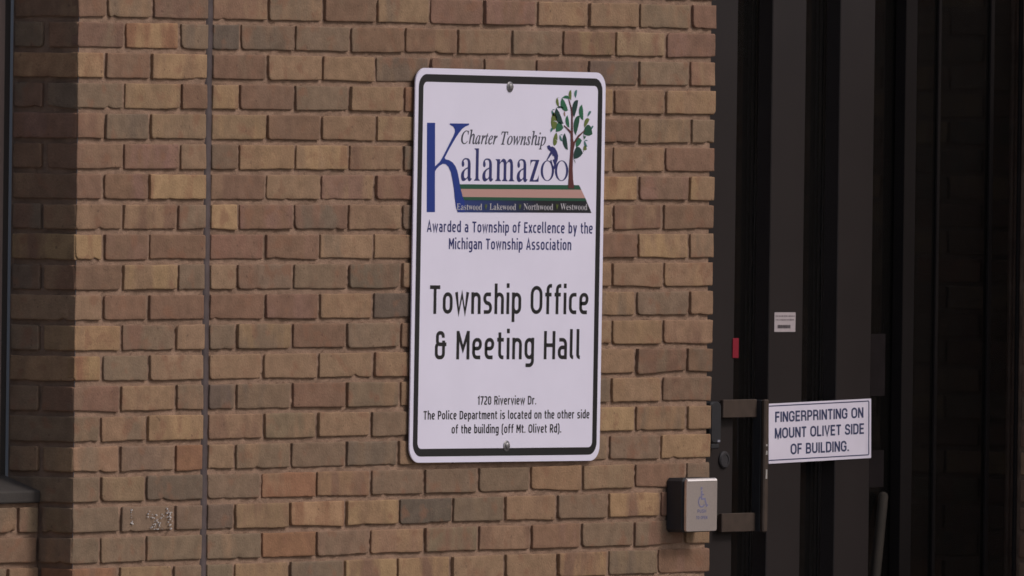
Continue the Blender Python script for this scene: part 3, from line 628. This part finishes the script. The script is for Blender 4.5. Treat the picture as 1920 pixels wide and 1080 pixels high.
# brickwork over the doorway
for r in range(RMIN, -5):
    z0 = Z0 - COURSE * r; x = XR + .012 + (.1 if r % 2 else 0)
    while x < 3.7: B.brick(*FRONT, x, x + .191, z0, z0 + COURSE - JNT, 'TRGBTKYTRG'[rng.integers(10)], False); x += .203
B.build('brick_courses', wall); BR.build('corner_bricks', wall); BA.build('apron_bricks', wall)
mo = MB(); ZB = Z0 - COURSE * RMAX - .012
sheet(mo, (0, .0066, 0), (1, 0, 0), .009, XR - .012, 0, ZT, (0, -1, 0), 230, 330, .0007)
sheet(mo, (.009, 0, 0), (0, 1, 0), .0085, .195, 0, ZT, (-1, 0, 0), 12, 330, .0005)
sheet(mo, (XR - .012, 0, 0), (0, 1, 0), .0085, .30, 0, ZT, (1, 0, 0), 6, 60, .0003)
sheet(mo, (0, .1075, 0), (1, 0, 0), -1.2, .009, 0, 1.018, (0, -1, 0), 100, 110, .0006)
sheet(mo, (0, .0085, 0), (1, 0, 0), XR - .012, 3.72, Z0 + COURSE * 5 + .045, ZT, (0, -1, 0), 20, 20, .0006)
mo.build('mortar', M_mortar, wall)
# control joint filled with sealant
sb = MB(); zz = np.linspace(0, ZT, 260); pr = []
for z in zz:
    wv = .0012 * math.sin(z * 31) + rng.normal() * .0006; dp = .0035 + rng.normal() * .0004
    pr += [(.4625, .012, z), (.4665 + wv * .4, dp, z), (.476, dp - .0008, z), (.4855 + wv * .4, dp, z), (.4895, .012, z)]
fs = [(k * 5 + i, k * 5 + i + 1, k * 5 + i + 6, k * 5 + i + 5) for k in range(len(zz) - 1) for i in range(4)]
mesh_obj('sealant_joint', pr, fs, M_seal, wall, True)
# flecks of white paint left on one brick
loops = []
prng = random.Random(4)
for cx, cz, n, sx, sz in ((.204, .990, 11, .003, .013), (.275, .987, 10, .008, .005), (.290, .967, 17, .008, .009), (.338, .990, 15, .006, .009), (.346, .967, 11, .003, .010), (.312, .978, 8, .007, .008)):
    for _ in range(n):
        x = cx + prng.gauss(0, sx); z = cz + prng.gauss(0, sz); r = prng.uniform(.0005, .0018)
        z = min(max(z, .957), 1.003)
        loops.append([(x + r * prng.uniform(.5, 1.3) * math.cos(q) * 1.2, z + r * prng.uniform(.5, 1.3) * math.sin(q)) for q in np.linspace(0, 5.6, 8)])
sp = MB()
for q, l in enumerate(loops):
    k = len(l); y = -.0035 - .0001 * (q % 20); sp.add([(x, y, z) for x, z in l] + [(x, y + .003, z) for x, z in l], [tuple(range(k))] + [(i, i + k, (i + 1) % k + k, (i + 1) % k) for i in range(k)])
sp.build('paint_splash', M_splash, wall)

# wing wall beyond the door, running out towards the street
wing = thing('brick_wall', 'shaded brick wing wall just visible at the right edge beyond the dark glazing', 'wall', (3.880, 0, 0))
BW = Bricks()
for r in range(-2, RMAX + 1):
    z0 = Z0 - COURSE * r; y = .130 - (.1 if r % 2 else 0); first = r % 2 == 1
    if first: BW.brick((0, 0, 0), (0, 1, 0), (-1, 0, 0), y + .012, .130, z0, z0 + COURSE - JNT, 'R', False)
    while y > -1.3:
        BW.brick((0, 0, 0), (0, 1, 0), (-1, 0, 0), y - .191, y, z0, z0 + COURSE - JNT, 'TRGBTKYTRO'[rng.integers(10)], False); y -= .203
BW.build('brick_courses', wing)
mw_ = MB(); sheet(mw_, (.0085, 0, 0), (0, 1, 0), -1.32, .24, 0, 2.30, (-1, 0, 0), 60, 100, .0005)
mw_.box(.02, .30, -1.32, .24, 0, 2.30, .004)
mw_.build('mortar', M_mortar, wing)

# ------------------------------------------------------------------ ground and interior
g = MB(); g.add([(-300, -300, 0), (300, -300, 0), (300, 300, 0), (-300, 300, 0)], [(0, 1, 2, 3)])
go = g.build('ground', M_conc); go['kind'] = 'structure'
iv = MB(); xa, xb, ya, yb, zt = 2.42, 3.884, .155, 2.4, 2.6
iv.add([(xa, ya, .012), (xb, ya, .012), (xb, yb, .012), (xa, yb, .012), (xa, ya, zt), (xb, ya, zt), (xb, yb, zt), (xa, yb, zt)],
       [(0, 1, 2, 3), (7, 6, 5, 4), (3, 2, 6, 7), (0, 3, 7, 4), (2, 1, 5, 6)])
io = iv.build('vestibule', M_inside); io['kind'] = 'structure'
iw = MB(); iw.add([(-1.2, .25, .95), (-.005, .25, .95), (-.005, 2.2, .95), (-1.2, 2.2, .95), (-1.2, .25, ZT), (-.005, .25, ZT), (-.005, 2.2, ZT), (-1.2, 2.2, ZT)],
       [(0, 1, 2, 3), (7, 6, 5, 4), (3, 2, 6, 7), (0, 3, 7, 4), (2, 1, 5, 6)])
io = iw.build('interior_room', M_inside); io['kind'] = 'structure'

# ------------------------------------------------------------------ window at the left edge
win = thing('window', 'tall metal-framed window set back beside the brick corner at the left edge', 'window', (-.6, .2, 1.045))
def wx(x): return x + .6
MB().box(wx(-.0225), wx(-.001), -.006, .03, .015, ZT - 1.045).build('gasket', M_gasket, win)
f = MB(); f.box(wx(-.075), wx(-.0228), -.008, .04, .015, ZT - 1.045); f.box(wx(-1.2), wx(-1.14), -.018, .04, .015, ZT - 1.045)
f.box(wx(-1.138), wx(-.077), -.016, .04, .015, .07); f.build('frame', M_winmetal, win)
gm = MB(); gm.box(wx(-1.13), wx(-.08), .012, .018, .075, ZT - 1.05, .0005); gm.build('glass_pane', M_glass, win)
sm = MB()   # sloped sill with a drip front
prof = [(-.002, .034), (-.095, .004), (-.108, .001), (-.108, -.0262), (-.002, -.0262)]
x0, x1 = wx(-1.2), wx(-.0012)
vs = [(x0, y, z) for y, z in prof] + [(x1, y, z) for y, z in prof]; n = len(prof)
sm.add(vs, [tuple(range(n)), tuple(reversed(range(n, 2 * n)))] + [((i + 1) % n, i, i + n, (i + 1) % n + n) for i in range(n)])
so_ = sm.build('sill', M_sill, win)
bv = so_.modifiers.new('bevel', 'BEVEL'); bv.width = .004; bv.segments = 2

# ------------------------------------------------------------------ the township sign
ART_LIST, TX_LIST = [[[-321.4,328.3],[-290.4,328.7],[-285.4,122.8],[-316.8,122.6]],[[-234.6,328.1],[-160.8,328.6],[-162.1,325.1],[-175.7,321.5],[-188.1,315.5],[-200.3,305.6],[-212.6,294.1],[-235.1,
269.4],[-252.4,248.6],[-248.8,244.8],[-236.2,243.4],[-221.7,238.1],[-210.8,229.6],[-203.3,218.8],[-197.5,203.7],[-192.8,188.6],[-186.5,171.3],[-181.2,158.3],[-174.5,151.9],[-172.0,
124.2],[-199.6,123.9],[-205.6,133.2],[-210.4,151.6],[-215.4,177.6],[-221.7,199.2],[-228.3,216.4],[-237.6,228.2],[-248.5,234.0],[-259.2,234.5],[-271.6,230.0],[-282.1,223.4],[-287.7,
217.5],[-288.0,228.8],[-271.8,238.0],[-262.4,247.4],[-240.6,273.7],[-219.9,299.9],[-214.8,308.6],[-215.6,315.1],[-220.5,320.5],[-228.8,323.6],[-234.5,325.1]],[[-193.8,188.0],[267.8,
190.2],[277.1,179.6],[-189.4,177.1]],[[-189.4,177.1],[277.1,179.6],[293.2,160.0],[-180.7,158.8]],[[-180.7,158.8],[293.2,160.0],[298.8,153.3],[-175.8,151.4]],[[-175.8,151.4],[298.8,
153.3],[319.4,125.5],[-200.2,122.9]],[[225.0,182.2],[226.8,205.3],[227.8,227.1],[229.6,248.9],[231.6,265.9],[232.4,280.4],[232.2,299.8],[231.2,309.5],[221.2,317.8],[202.7,328.5],
[205.9,329.5],[225.2,320.3],[233.4,315.5],[232.9,333.7],[233.2,350.7],[229.9,370.0],[219.1,392.8],[224.0,389.3],[233.9,371.2],[238.9,350.7],[239.5,328.9],[241.2,299.9],[243.0,
290.7],[262.0,307.4],[285.2,318.9],[286.9,317.4],[266.2,303.8],[249.6,289.1],[243.6,270.8],[241.7,251.4],[241.6,227.2],[243.9,203.0],[249.3,182.5]],[[230.7,412.4,232.2,388.2,12.7,
0],[254.2,412.7,249.9,393.3,11.3,1],[177.8,393.9,185.7,373.0,11.3,0],[195.6,393.2,221.5,365.0,21.9,2],[258.9,389.0,245.5,347.9,21.2,3],[274.2,378.8,281.3,342.1,19.1,2],[311.2,362.6,
298.2,350.1,8.5,1],[174.0,369.7,203.8,333.8,22.6,3],[157.6,364.6,170.1,350.5,8.5,1],[154.4,335.6,179.4,336.6,22.6,0],[218.2,352.9,227.5,324.7,14.8,2],[266.4,352.8,253.1,306.1,22.6,
4],[304.8,344.8,285.9,324.2,14.8,0],[203.2,323.1,174.4,312.4,24.7,2],[163.7,320.7,154.7,312.1,8.5,1],[320.7,328.8,312.5,319.7,6.4,1],[317.2,310.0,280.7,308.1,29.7,4],[164.4,296.1,
180.7,291.9,17.0,0],[190.0,306.5,200.9,292.9,8.5,1],[209.3,311.1,223.3,272.5,19.1,3],[276.2,294.7,255.6,276.8,20.5,2],[285.9,294.4,298.5,280.9,9.2,1],[296.3,274.4,281.7,271.8,13.4,
0],[281.1,265.2,245.8,249.1,29.7,3],[207.0,361.9,210.6,350.3,7.1,5]],[[140.7,279.3],[145.4,282.3],[151.5,281.9],[155.6,278.3],[160.8,279.6],[171.8,276.1],[180.2,267.7],[184.9,
258.1],[183.5,248.4],[178.9,241.1],[174.4,228.9],[169.3,224.5],[167.1,228.9],[170.1,237.4],[163.3,248.2],[170.6,249.5],[168.8,256.7],[162.2,258.3],[161.3,262.7],[154.2,256.5],
[142.4,246.7],[139.1,247.9],[148.1,258.9],[154.7,267.4],[149.8,269.8],[144.1,273.3]],[[154.5,248.1],[158.5,248.1],[169.2,226.5],[166.4,224.5]],[[144.3,222.6,168.5,222.8,143.6,
246.7],[199.6,223.2,223.9,223.4,198.9,247.3]]], [[-313.9,324.8,77.2,24.9],[-230.0,241.8,38.0,25.0],[-299.2,312.8,-111.7,66.2],[-276.5,283.8,-216.8,65.9],[-109.5,115.5,-321.9,19.7],[-315.8,324.5,-355.3,19.5],[-207.4,214.9,-387.9,
19.6],[-190.5,135.7,281.6,29.0],[-189.9,114.3,196.4,51.3],[-203.8,-107.1,128.9,14.8],[-77.8,23.7,129.9,14.9],[53.3,167.9,131.0,15.0],[195.9,301.2,132.1,15.0]]
ART = dict(zip(('stem', 'karm', 'green1', 'pink', 'green2', 'dark', 'trunk', 'leaves', 'rider', 'seatpost', 'oo'), ART_LIST))
TX = dict(zip(('aw', 'mi', 'to', 'mh', 'ad', 'po', 'of', 'ct', 'al', 'e', 'l', 'n', 'w'), TX_LIST))
W2, H2 = .734 / 2, .909 / 2
sign = thing('township_sign', 'large white metal sign with black border, township logo and Township Office & Meeting Hall lettering', 'sign', (1.5887, -.008, 1.5450), .0072)
filled('panel', [rrect(-W2, W2, -H2, H2, .036)], M_white, sign, 0, .0032)
YF = -.0019
filled('border', [rrect(-.3545, .3545, -.4405, .4405, .030), rrect(-.3370, .3370, -.4228, .4228, .014)], M_blackprint, sign, YF)
for x, z in ((-.0066, .4156), (.0034, -.4178)):
    b = MB(); b.cyl((x, -.0016, z), 'y', [(.0125, 0), (.0125, -.0012), (.0112, -.0024), (.0085, -.0030)], 28); b.cyl((x, -.0040, z), 'y', [(.0078, 0), (.0078, -.0026), (.006, -.0042), (.003, -.0048)], 20)
    b.build('bolt', M_bolt, sign)
def line(n, s, wx_, wz_, m, **k): stroke_text('word', s, TX[n][0], TX[n][1], TX[n][2], TX[n][3], wx_, wz_, m, sign, YF, **k)
line('aw', 'Awarded a Township of Excellence by the', 4.6, 3.8, M_navy, gap=.17)
line('mi', 'Michigan Township Association', 4.6, 3.8, M_navy, gap=.17)
line('to', 'Township Office', 10.9, 8.7, M_blackprint, gap=.16)
line('mh', '& Meeting Hall', 10.9, 8.7, M_blackprint, gap=.16)
line('ad', '1720 Riverview Dr.', 3.9, 3.2, M_blackprint, gap=.15)
line('po', 'The Police Department is located on the other side', 3.9, 3.2, M_blackprint, gap=.16)
line('of', 'of the building (off Mt. Olivet Rd).', 3.9, 3.2, M_blackprint, gap=.16)
mm = lambda P: [(x / 1000, z / 1000) for x, z in P]
logo = filled('logo_initial', [mm(ART['stem'])], M_blue, sign, YF)
filled('initial_arm', [mm(ART['karm'])], M_blue, logo, YF - .00045)
serif_text('logo_lettering', 'Charter Township', 'i', TX['ct'][0], TX['ct'][1], TX['ct'][2], TX['ct'][3] + 1, 'T', M_grey, sign, YF, gap=12, slant=.06, shave=(-.0007, -.0003))
z0 = TX['al'][2]
serif_text('logo_lettering', 'alamaz', 'b', TX['al'][0], TX['al'][1] - 2, z0, TX['al'][3], 'z', M_navy, sign, YF, gap=14, shave=(.0013, .0002))
def ellipse(cx, cz, a, b, n=40): return [(cx + a * math.cos(2 * math.pi * i / n), cz + b * math.sin(2 * math.pi * i / n)) for i in range(n)]
cyc = None
lo = []
for (cx, cz, rx, rz_, tx, tz) in ART['oo']:
    a = (rx - cx) / 1000 * 1.08; b = (tz - cz) / 1000
    lo += [ellipse(cx / 1000, cz / 1000, a, b), ellipse(cx / 1000, cz / 1000, a * .66, b * .93)]
cyc = filled('logo_cyclist', lo, M_navy, sign, YF)
filled('rider', [mm(ART['rider'])], M_navy, cyc, YF - .0003)
filled('saddle_post', [mm(ART['seatpost'])], M_navy, cyc, YF - .0005)
ban = filled('logo_banner', [mm(ART['dark'])], M_blue, sign, YF)
# the banner's ink runs from blue to black along its length
mb_ = bpy.data.materials.new('banner_print'); mb_.use_nodes = True; t = mb_.node_tree
tc = t.nodes.new('ShaderNodeTexCoord'); sx = t.nodes.new('ShaderNodeSeparateXYZ'); mr = t.nodes.new('ShaderNodeMapRange'); cr = t.nodes.new('ShaderNodeMix'); cr.data_type = 'RGBA'
t.links.new(tc.outputs['Object'], sx.inputs[0]); t.links.new(sx.outputs[0], mr.inputs[0]); mr.inputs[1].default_value = -.19; mr.inputs[2].default_value = .12
cr.inputs[6].default_value = (.022, .045, .19, 1); cr.inputs[7].default_value = (.012, .012, .018, 1)
t.links.new(mr.outputs[0], cr.inputs[0]); t.links.new(cr.outputs[2], t.nodes['Principled BSDF'].inputs['Base Color']); t.nodes['Principled BSDF'].inputs['Roughness'].default_value = .4
ban.data.materials[0] = mb_
filled('stripe', [mm(ART['green1'])], M_green, ban, YF - .0006)
filled('stripe', [mm(ART['pink'])], M_pink, ban, YF - .0006)
filled('stripe', [mm(ART['green2'])], M_green, ban, YF - .0006)
M_wprint = mat('white_print', (.50, .48, .52, 1), .4)
for n, s in (('e', 'Eastwood'), ('l', 'Lakewood'), ('n', 'Northwood'), ('w', 'Westwood')):
    q = TX[n]; serif_text('banner_lettering', s, 'b', q[0], q[1], q[2], 14.5, 'E', M_wprint, ban, YF - .0009, gap=6, shave=(.0003, 0))
for x, z in ((-92.7, 136.5), (38.3, 137.5), (182.6, 138.7)):
    lf = [[(-3.5, 8), (-1, 5), (.2, -7), (-2.5, -1)], [(4.5, 8), (4.8, 2), (.6, -7), (1, 3)]]
    filled('leaf_mark', [[((x + a) / 1000, (z + b) / 1000) for a, b in l] for l in lf], LEAF['o'], ban, YF - .0009)
tree = filled('logo_tree', [mm(ART['trunk'])], M_brown, sign, YF - .0010)
for k in 'otgdeb':
    loops = []
    for (x0, z0, x1, z1, wd, kind) in ART['leaves']:
        if 'otgdeb'[kind] != k: continue
        p0 = Vector((x0, z0)); p1 = Vector((x1, z1)); ax = p1 - p0; L = ax.length; ax.normalize(); nm = Vector((-ax.y, ax.x))
        for sg in (1, -1):
            o_, i_ = [], []
            for q in range(13):
                tt = q / 12; c = p0 + ax * L * tt + nm * wd * .12 * math.sin(math.pi * tt)
                hw = wd * .88 * math.sin(math.pi * tt ** .9) ** .6 if 0 < tt < 1 else 0
                gp = min(hw * .5, wd * .08 * max(0, tt - .25) / .75)
                o_.append(c + nm * sg * hw); i_.append(c + nm * sg * gp)
            lp = o_ + i_[::-1]
            loops.append([(v.x / 1000, v.y / 1000) for v in lp])
    filled('leaves', loops, LEAF[k], tree, YF - .0005)

# ------------------------------------------------------------------ doorway: dark bronze door, glazing and fittings
HD = 2.44
door = thing('entrance_door', 'dark bronze door with wide flat vertical stiles, narrow glass slots and a pull handle', 'door', (2.42, .1, 0))
dx = lambda x: x - 2.42
for a, b in ((2.422, 2.6347), (2.776, 2.9139), (3.055, 3.1992)):
    MB().box(dx(a), dx(b), 0, .042, .02, HD, .002).build('stile', M_bronze, door)
for a, b in ((2.6348, 2.7759), (2.914, 3.0549)):
    MB().box(dx(a), dx(b), .004, .040, .02, .28, .002).build('rail', M_bronze, door)
    MB().box(dx(a), dx(b), .004, .040, HD - .14, HD, .002).build('rail', M_bronze, door)
    MB().box(dx(a) - .004, dx(b) + .004, .044, .050, .24, HD - .1, .0005).build('glass_pane', M_glass, door)
hc = MB(); hc.box(dx(2.699), dx(2.7160), -.0345, -.0100, .906, 1.2200, .001)  # black core stands in for the bar's shaded left side
hb = MB(); hb.box(dx(2.6985), dx(2.7168), -.047, -.035, .904, 1.2216, .003)
bar = hb.build('pull_handle', M_bronze2, door); hc.build('shade_core', M_black, bar)
for z0, z1 in ((1.1786, 1.2219), (.9058, .9505)):
    bk = MB(); bk.box(dx(2.562), dx(2.6985), -.0235, -.0125, z0, z1, .0015); bk.box(dx(2.564), dx(2.60), -.0120, -.0003, z0 + .004, z1 - .004, .001)
    bk.build('bracket', M_bronze2, bar)
ch = MB()  # bright metal quads painted in as highlights on the bar
for z, h in ((1.112, .004), (1.094, .009), (1.043, .022)):
    x = dx(2.7075); ch.add([(x - .0035, -.0474, z - h / 2), (x + .003, -.0474, z - h / 2), (x + .0035, -.0474, z + h / 2), (x - .0025, -.0474, z + h / 2 + .001)], [(0, 1, 2, 3)])
ch.build('glint_patch', M_glint, bar)
MB().cyl((dx(2.596), -.0002, 1.078), 'y', [(.0205, 0), (.0205, -.004), (.0180, -.007), (.0125, -.0072), (.0122, -.0055), (.003, -.0055)], 32).build('lock_cylinder', mat('dark_lock_metal', alb(36, 34, 37), .6), door)

gz = thing('glazing_screen', 'dark glass screen with thin bronze mullions between the door and the far brick', 'glass screen', (3.21, .1, 0))
gx = lambda x: x - 3.21
for a, b, y in ((3.346, 3.394, .012), (3.519, 3.531, .036), (3.742, 3.757, .036), (3.868, 3.8792, .036)):
    MB().box(gx(a), gx(b), y, .0435, .02, HD, .0015).build('mullion', M_mullion, gz)
MB().box(gx(3.2), gx(3.8792), .044, .050, .02, HD, .0005).build('glass_pane', M_glass, gz)
hd = MB(); hd.box(2.398, 3.884, .085, .150, HD + .002, 2.62, .002); ho = hd.build('header_beam', M_bronze)
ho['label'] = 'dark bronze head beam over the door and glass screen'; ho['category'] = 'beam'

ds = thing('door_notice', 'small white sign reading FINGERPRINTING ON MOUNT OLIVET SIDE OF BUILDING across the dark door', 'sign', (2.9880, .0982, 1.1417), -.0192)
filled('panel', [rrect(-.2115, .2115, -.072, .072, .002)], M_dsign, ds, 0, .0016)
yd = -.0011
bl = MB(); ribbon(bl, [Vector(p) for p in [(-.2114, .0662), (.199, .0662), (.2015, .0637), (.2015, -.0615), (.199, -.064), (-.2114, -.064)]], False, .0042, .0026, yd)
bl.build('border_line', M_slate, ds)
for s, a, b, z, cap in (('FINGERPRINTING ON', -185, 178, 26.8, 24.9), ('MOUNT OLIVET SIDE', -186.5, 181.5, -12.2, 25), ('OF BUILDING.', -121.7, 118, -52.3, 25.2)):
    stroke_text('word', s, a, b, z, cap, 6.1, 4.4, M_slate, ds, yd, font=GC, gap=.13)

st = thing('door_sticker', 'small square pale sticker with fine print on the dark door, above the fingerprinting sign', 'sticker', (2.8395, .0993, 1.405), .006)
filled('paper', [rrect(-.043, .043, -.0235, .0235, .0015)], M_paper, st, 0, .0006)
fp = MB(); pr_ = random.Random(9)
for z, hh in ((.0145, .0042), (.0055, .0040)):
    x = -.039
    while x < .036:
        wd = pr_.uniform(.002, .0055); hz = hh * pr_.uniform(.7, 1.1); fp.add([(x, -.0006, z - hz / 2), (x + wd, -.0006, z - hz / 2), (x + wd, -.0006, z + hz / 2), (x, -.0006, z + hz / 2)], [(0, 1, 2, 3)]); x += wd + pr_.uniform(.0012, .003)
fp.build('fine_print', mat('faded_print', (.20, .17, .18, 1), .5), st)
bp = MB(); x = -.030
while x < .018:
    wd = pr_.uniform(.002, .0045); bp.add([(x, -.0006, -.0150), (x + wd, -.0006, -.0150), (x + wd, -.0006, -.0065 - pr_.uniform(0, .001)), (x, -.0006, -.0065)], [(0, 1, 2, 3)]); x += wd + .0009
bp.build('dark_print', mat('dark_print', (.06, .05, .055, 1), .5), st)
rt = MB(); rt.box(-.011, .013, -.0012, 0, -.0237, .0237, .0003)
ro = rt.build('red_tag', M_red); ro.location = (2.637, .0988, 1.3442); ro['label'] = 'thin upright red sticker at the edge of the left door stile'; ro['category'] = 'sticker'

rd = thing('card_reader', 'slim black rounded access reader on the door stile beside the brick edge', 'card reader', (2.535, .1, 1.1067))
cr_ = MB(); P = rrect(-.021, .021, .012, .111, .012, 6); k = len(P)
cr_.add([(x, 0, z) for x, z in P] + [(x, -.018, z) for x, z in P] + [(x * .86, -.023, (z - .06) * .95 + .06) for x, z in P],
        [tuple(range(2 * k, 3 * k))] + [(i, i + k, (i + 1) % k + k, (i + 1) % k) for i in range(k)] + [(i + k, i + 2 * k, (i + 1) % k + 2 * k, (i + 1) % k + k) for i in range(k)])
cr_.build('housing', M_black, rd)
MB().box(-.016, .016, -.021, 0, -.001, .0105, .002).build('lower_cap', M_black, rd)
MB().box(.004, .0145, -.0245, -.0232, .0145, .0195, .0003).build('status_strip', mat('pale_strip', (.30, .30, .36, 1), .4), rd)

# ------------------------------------------------------------------ accessible push plate on its box
bt = thing('push_plate', 'square steel push plate with blue wheelchair symbol on a black box', 'door button', (2.293, 0, .979))
bx = MB(); bx.box(-.0585, .0585, -.050, .006, -.064, .064, .007); bx.build('box', M_black, bt)
pl = filled('plate', [rrect(-.0612, .0612, -.0612, .0612, .006)], M_steel, bt, -.0565, .006)
bv = pl.modifiers.new('bevel', 'BEVEL'); bv.width = .0020; bv.segments = 3; bv.limit_method = 'ANGLE'
rm = []; rf = []
for q in range(9):
    a = rad(8 + 82 * q / 8); yy = -.0537 - .0075 * math.cos(a); zz = .0560 + .0075 * math.sin(a)
    rm += [(-.0585, yy, zz), (.0585, yy, zz)]
rf = [(2 * q, 2 * q + 1, 2 * q + 3, 2 * q + 2) for q in range(8)]
mesh_obj('top_edge', rm, rf, mat('highlight_steel', (.95, .90, .90, 1), .55, metal=1), pl, True)  # rounded rim, paler than the plate, added to give the top edge a highlight
yp = -.0600
sy = MB()
ribbon(sy, [Vector(p) for p in [(-.001, .0345), (-.001, .015), (.012, .015), (.019, -.002), (.024, .0005)]], False, .0055, .0042, yp)
ribbon(sy, [Vector((-.001, .025)), Vector((.008, .025))], False, .003, .003, yp - .0001)
ribbon(sy, [Vector((-.0005 + .0125 * math.cos(rad(q)), .0085 + .0125 * math.sin(rad(q)))) for q in range(115, 335, 10)], False, .0042, .0034, yp - .0002)
sy.add([(-.002 + .0036 * math.cos(q), yp - .0001, .0395 + .0036 * math.sin(q)) for q in np.linspace(0, 5.9, 16)], [tuple(range(16))])
sy.build('wheelchair_symbol', M_adablue, bt)
stroke_text('word', 'PUSH', -17, 17, -18, 8, 2.0, 1.7, M_adablue, bt, yp, font={**GC, 'S': GC['S']}, gap=.18)
stroke_text('word', 'TO OPEN', -22, 22, -33, 7.5, 1.8, 1.5, M_adablue, bt, yp, font=GC, gap=.18)

# ------------------------------------------------------------------ small things in the recess right of the door
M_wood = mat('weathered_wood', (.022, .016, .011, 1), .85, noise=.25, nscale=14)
p0 = Vector((3.000, .020, .012)); p1 = Vector((3.297, .127, .988)); ax = (p1 - p0).normalized()
sx_ = ax.cross(Vector((0, 1, 0))).normalized(); sy_ = ax.cross(sx_)
vs = []; fs = []; n = 18
prof = [(.006, 0), (.011, .003), (.0125, .010)] + [(.0125, (p1 - p0).length * q / 8) for q in range(1, 8)] + [(.0122, (p1 - p0).length - .010), (.0095, (p1 - p0).length - .003), (.004, (p1 - p0).length)]
for r_, d in prof:
    for i in range(n):
        a = 2 * math.pi * i / n; vs.append(p0 + ax * d + (sx_ * math.cos(a) + sy_ * math.sin(a)) * r_)
for k in range(len(prof) - 1):
    for i in range(n):
        j_ = (i + 1) % n; fs.append((k * n + i, k * n + j_, (k + 1) * n + j_, (k + 1) * n + i))
fs += [tuple(reversed(range(n))), tuple(range((len(prof) - 1) * n, len(prof) * n))]
po = mesh_obj('wooden_pole', vs, fs, M_wood, None, True); po['label'] = 'weathered wooden pole leaning in the dark recess right of the door, low in the picture'; po['category'] = 'pole'
M_notice = mat('grey_notice', alb(24, 20, 21), .85, noise=.2, nscale=25, spec=.1)
for z0, z1, lab in ((1.222, 1.373, 'dim grey paper stuck on the dark glass just above the fingerprinting sign'), (1.000, 1.090, 'dim grey paper stuck on the dark glass above the wooden pole')):
    nb = MB(); nb.box(3.258, 3.318, .1425, .1436, z0, z1, .0002); no = nb.build('paper_notice', M_notice); no['label'] = lab; no['category'] = 'notice'; no['group'] = 'papers stuck on the dark glass'
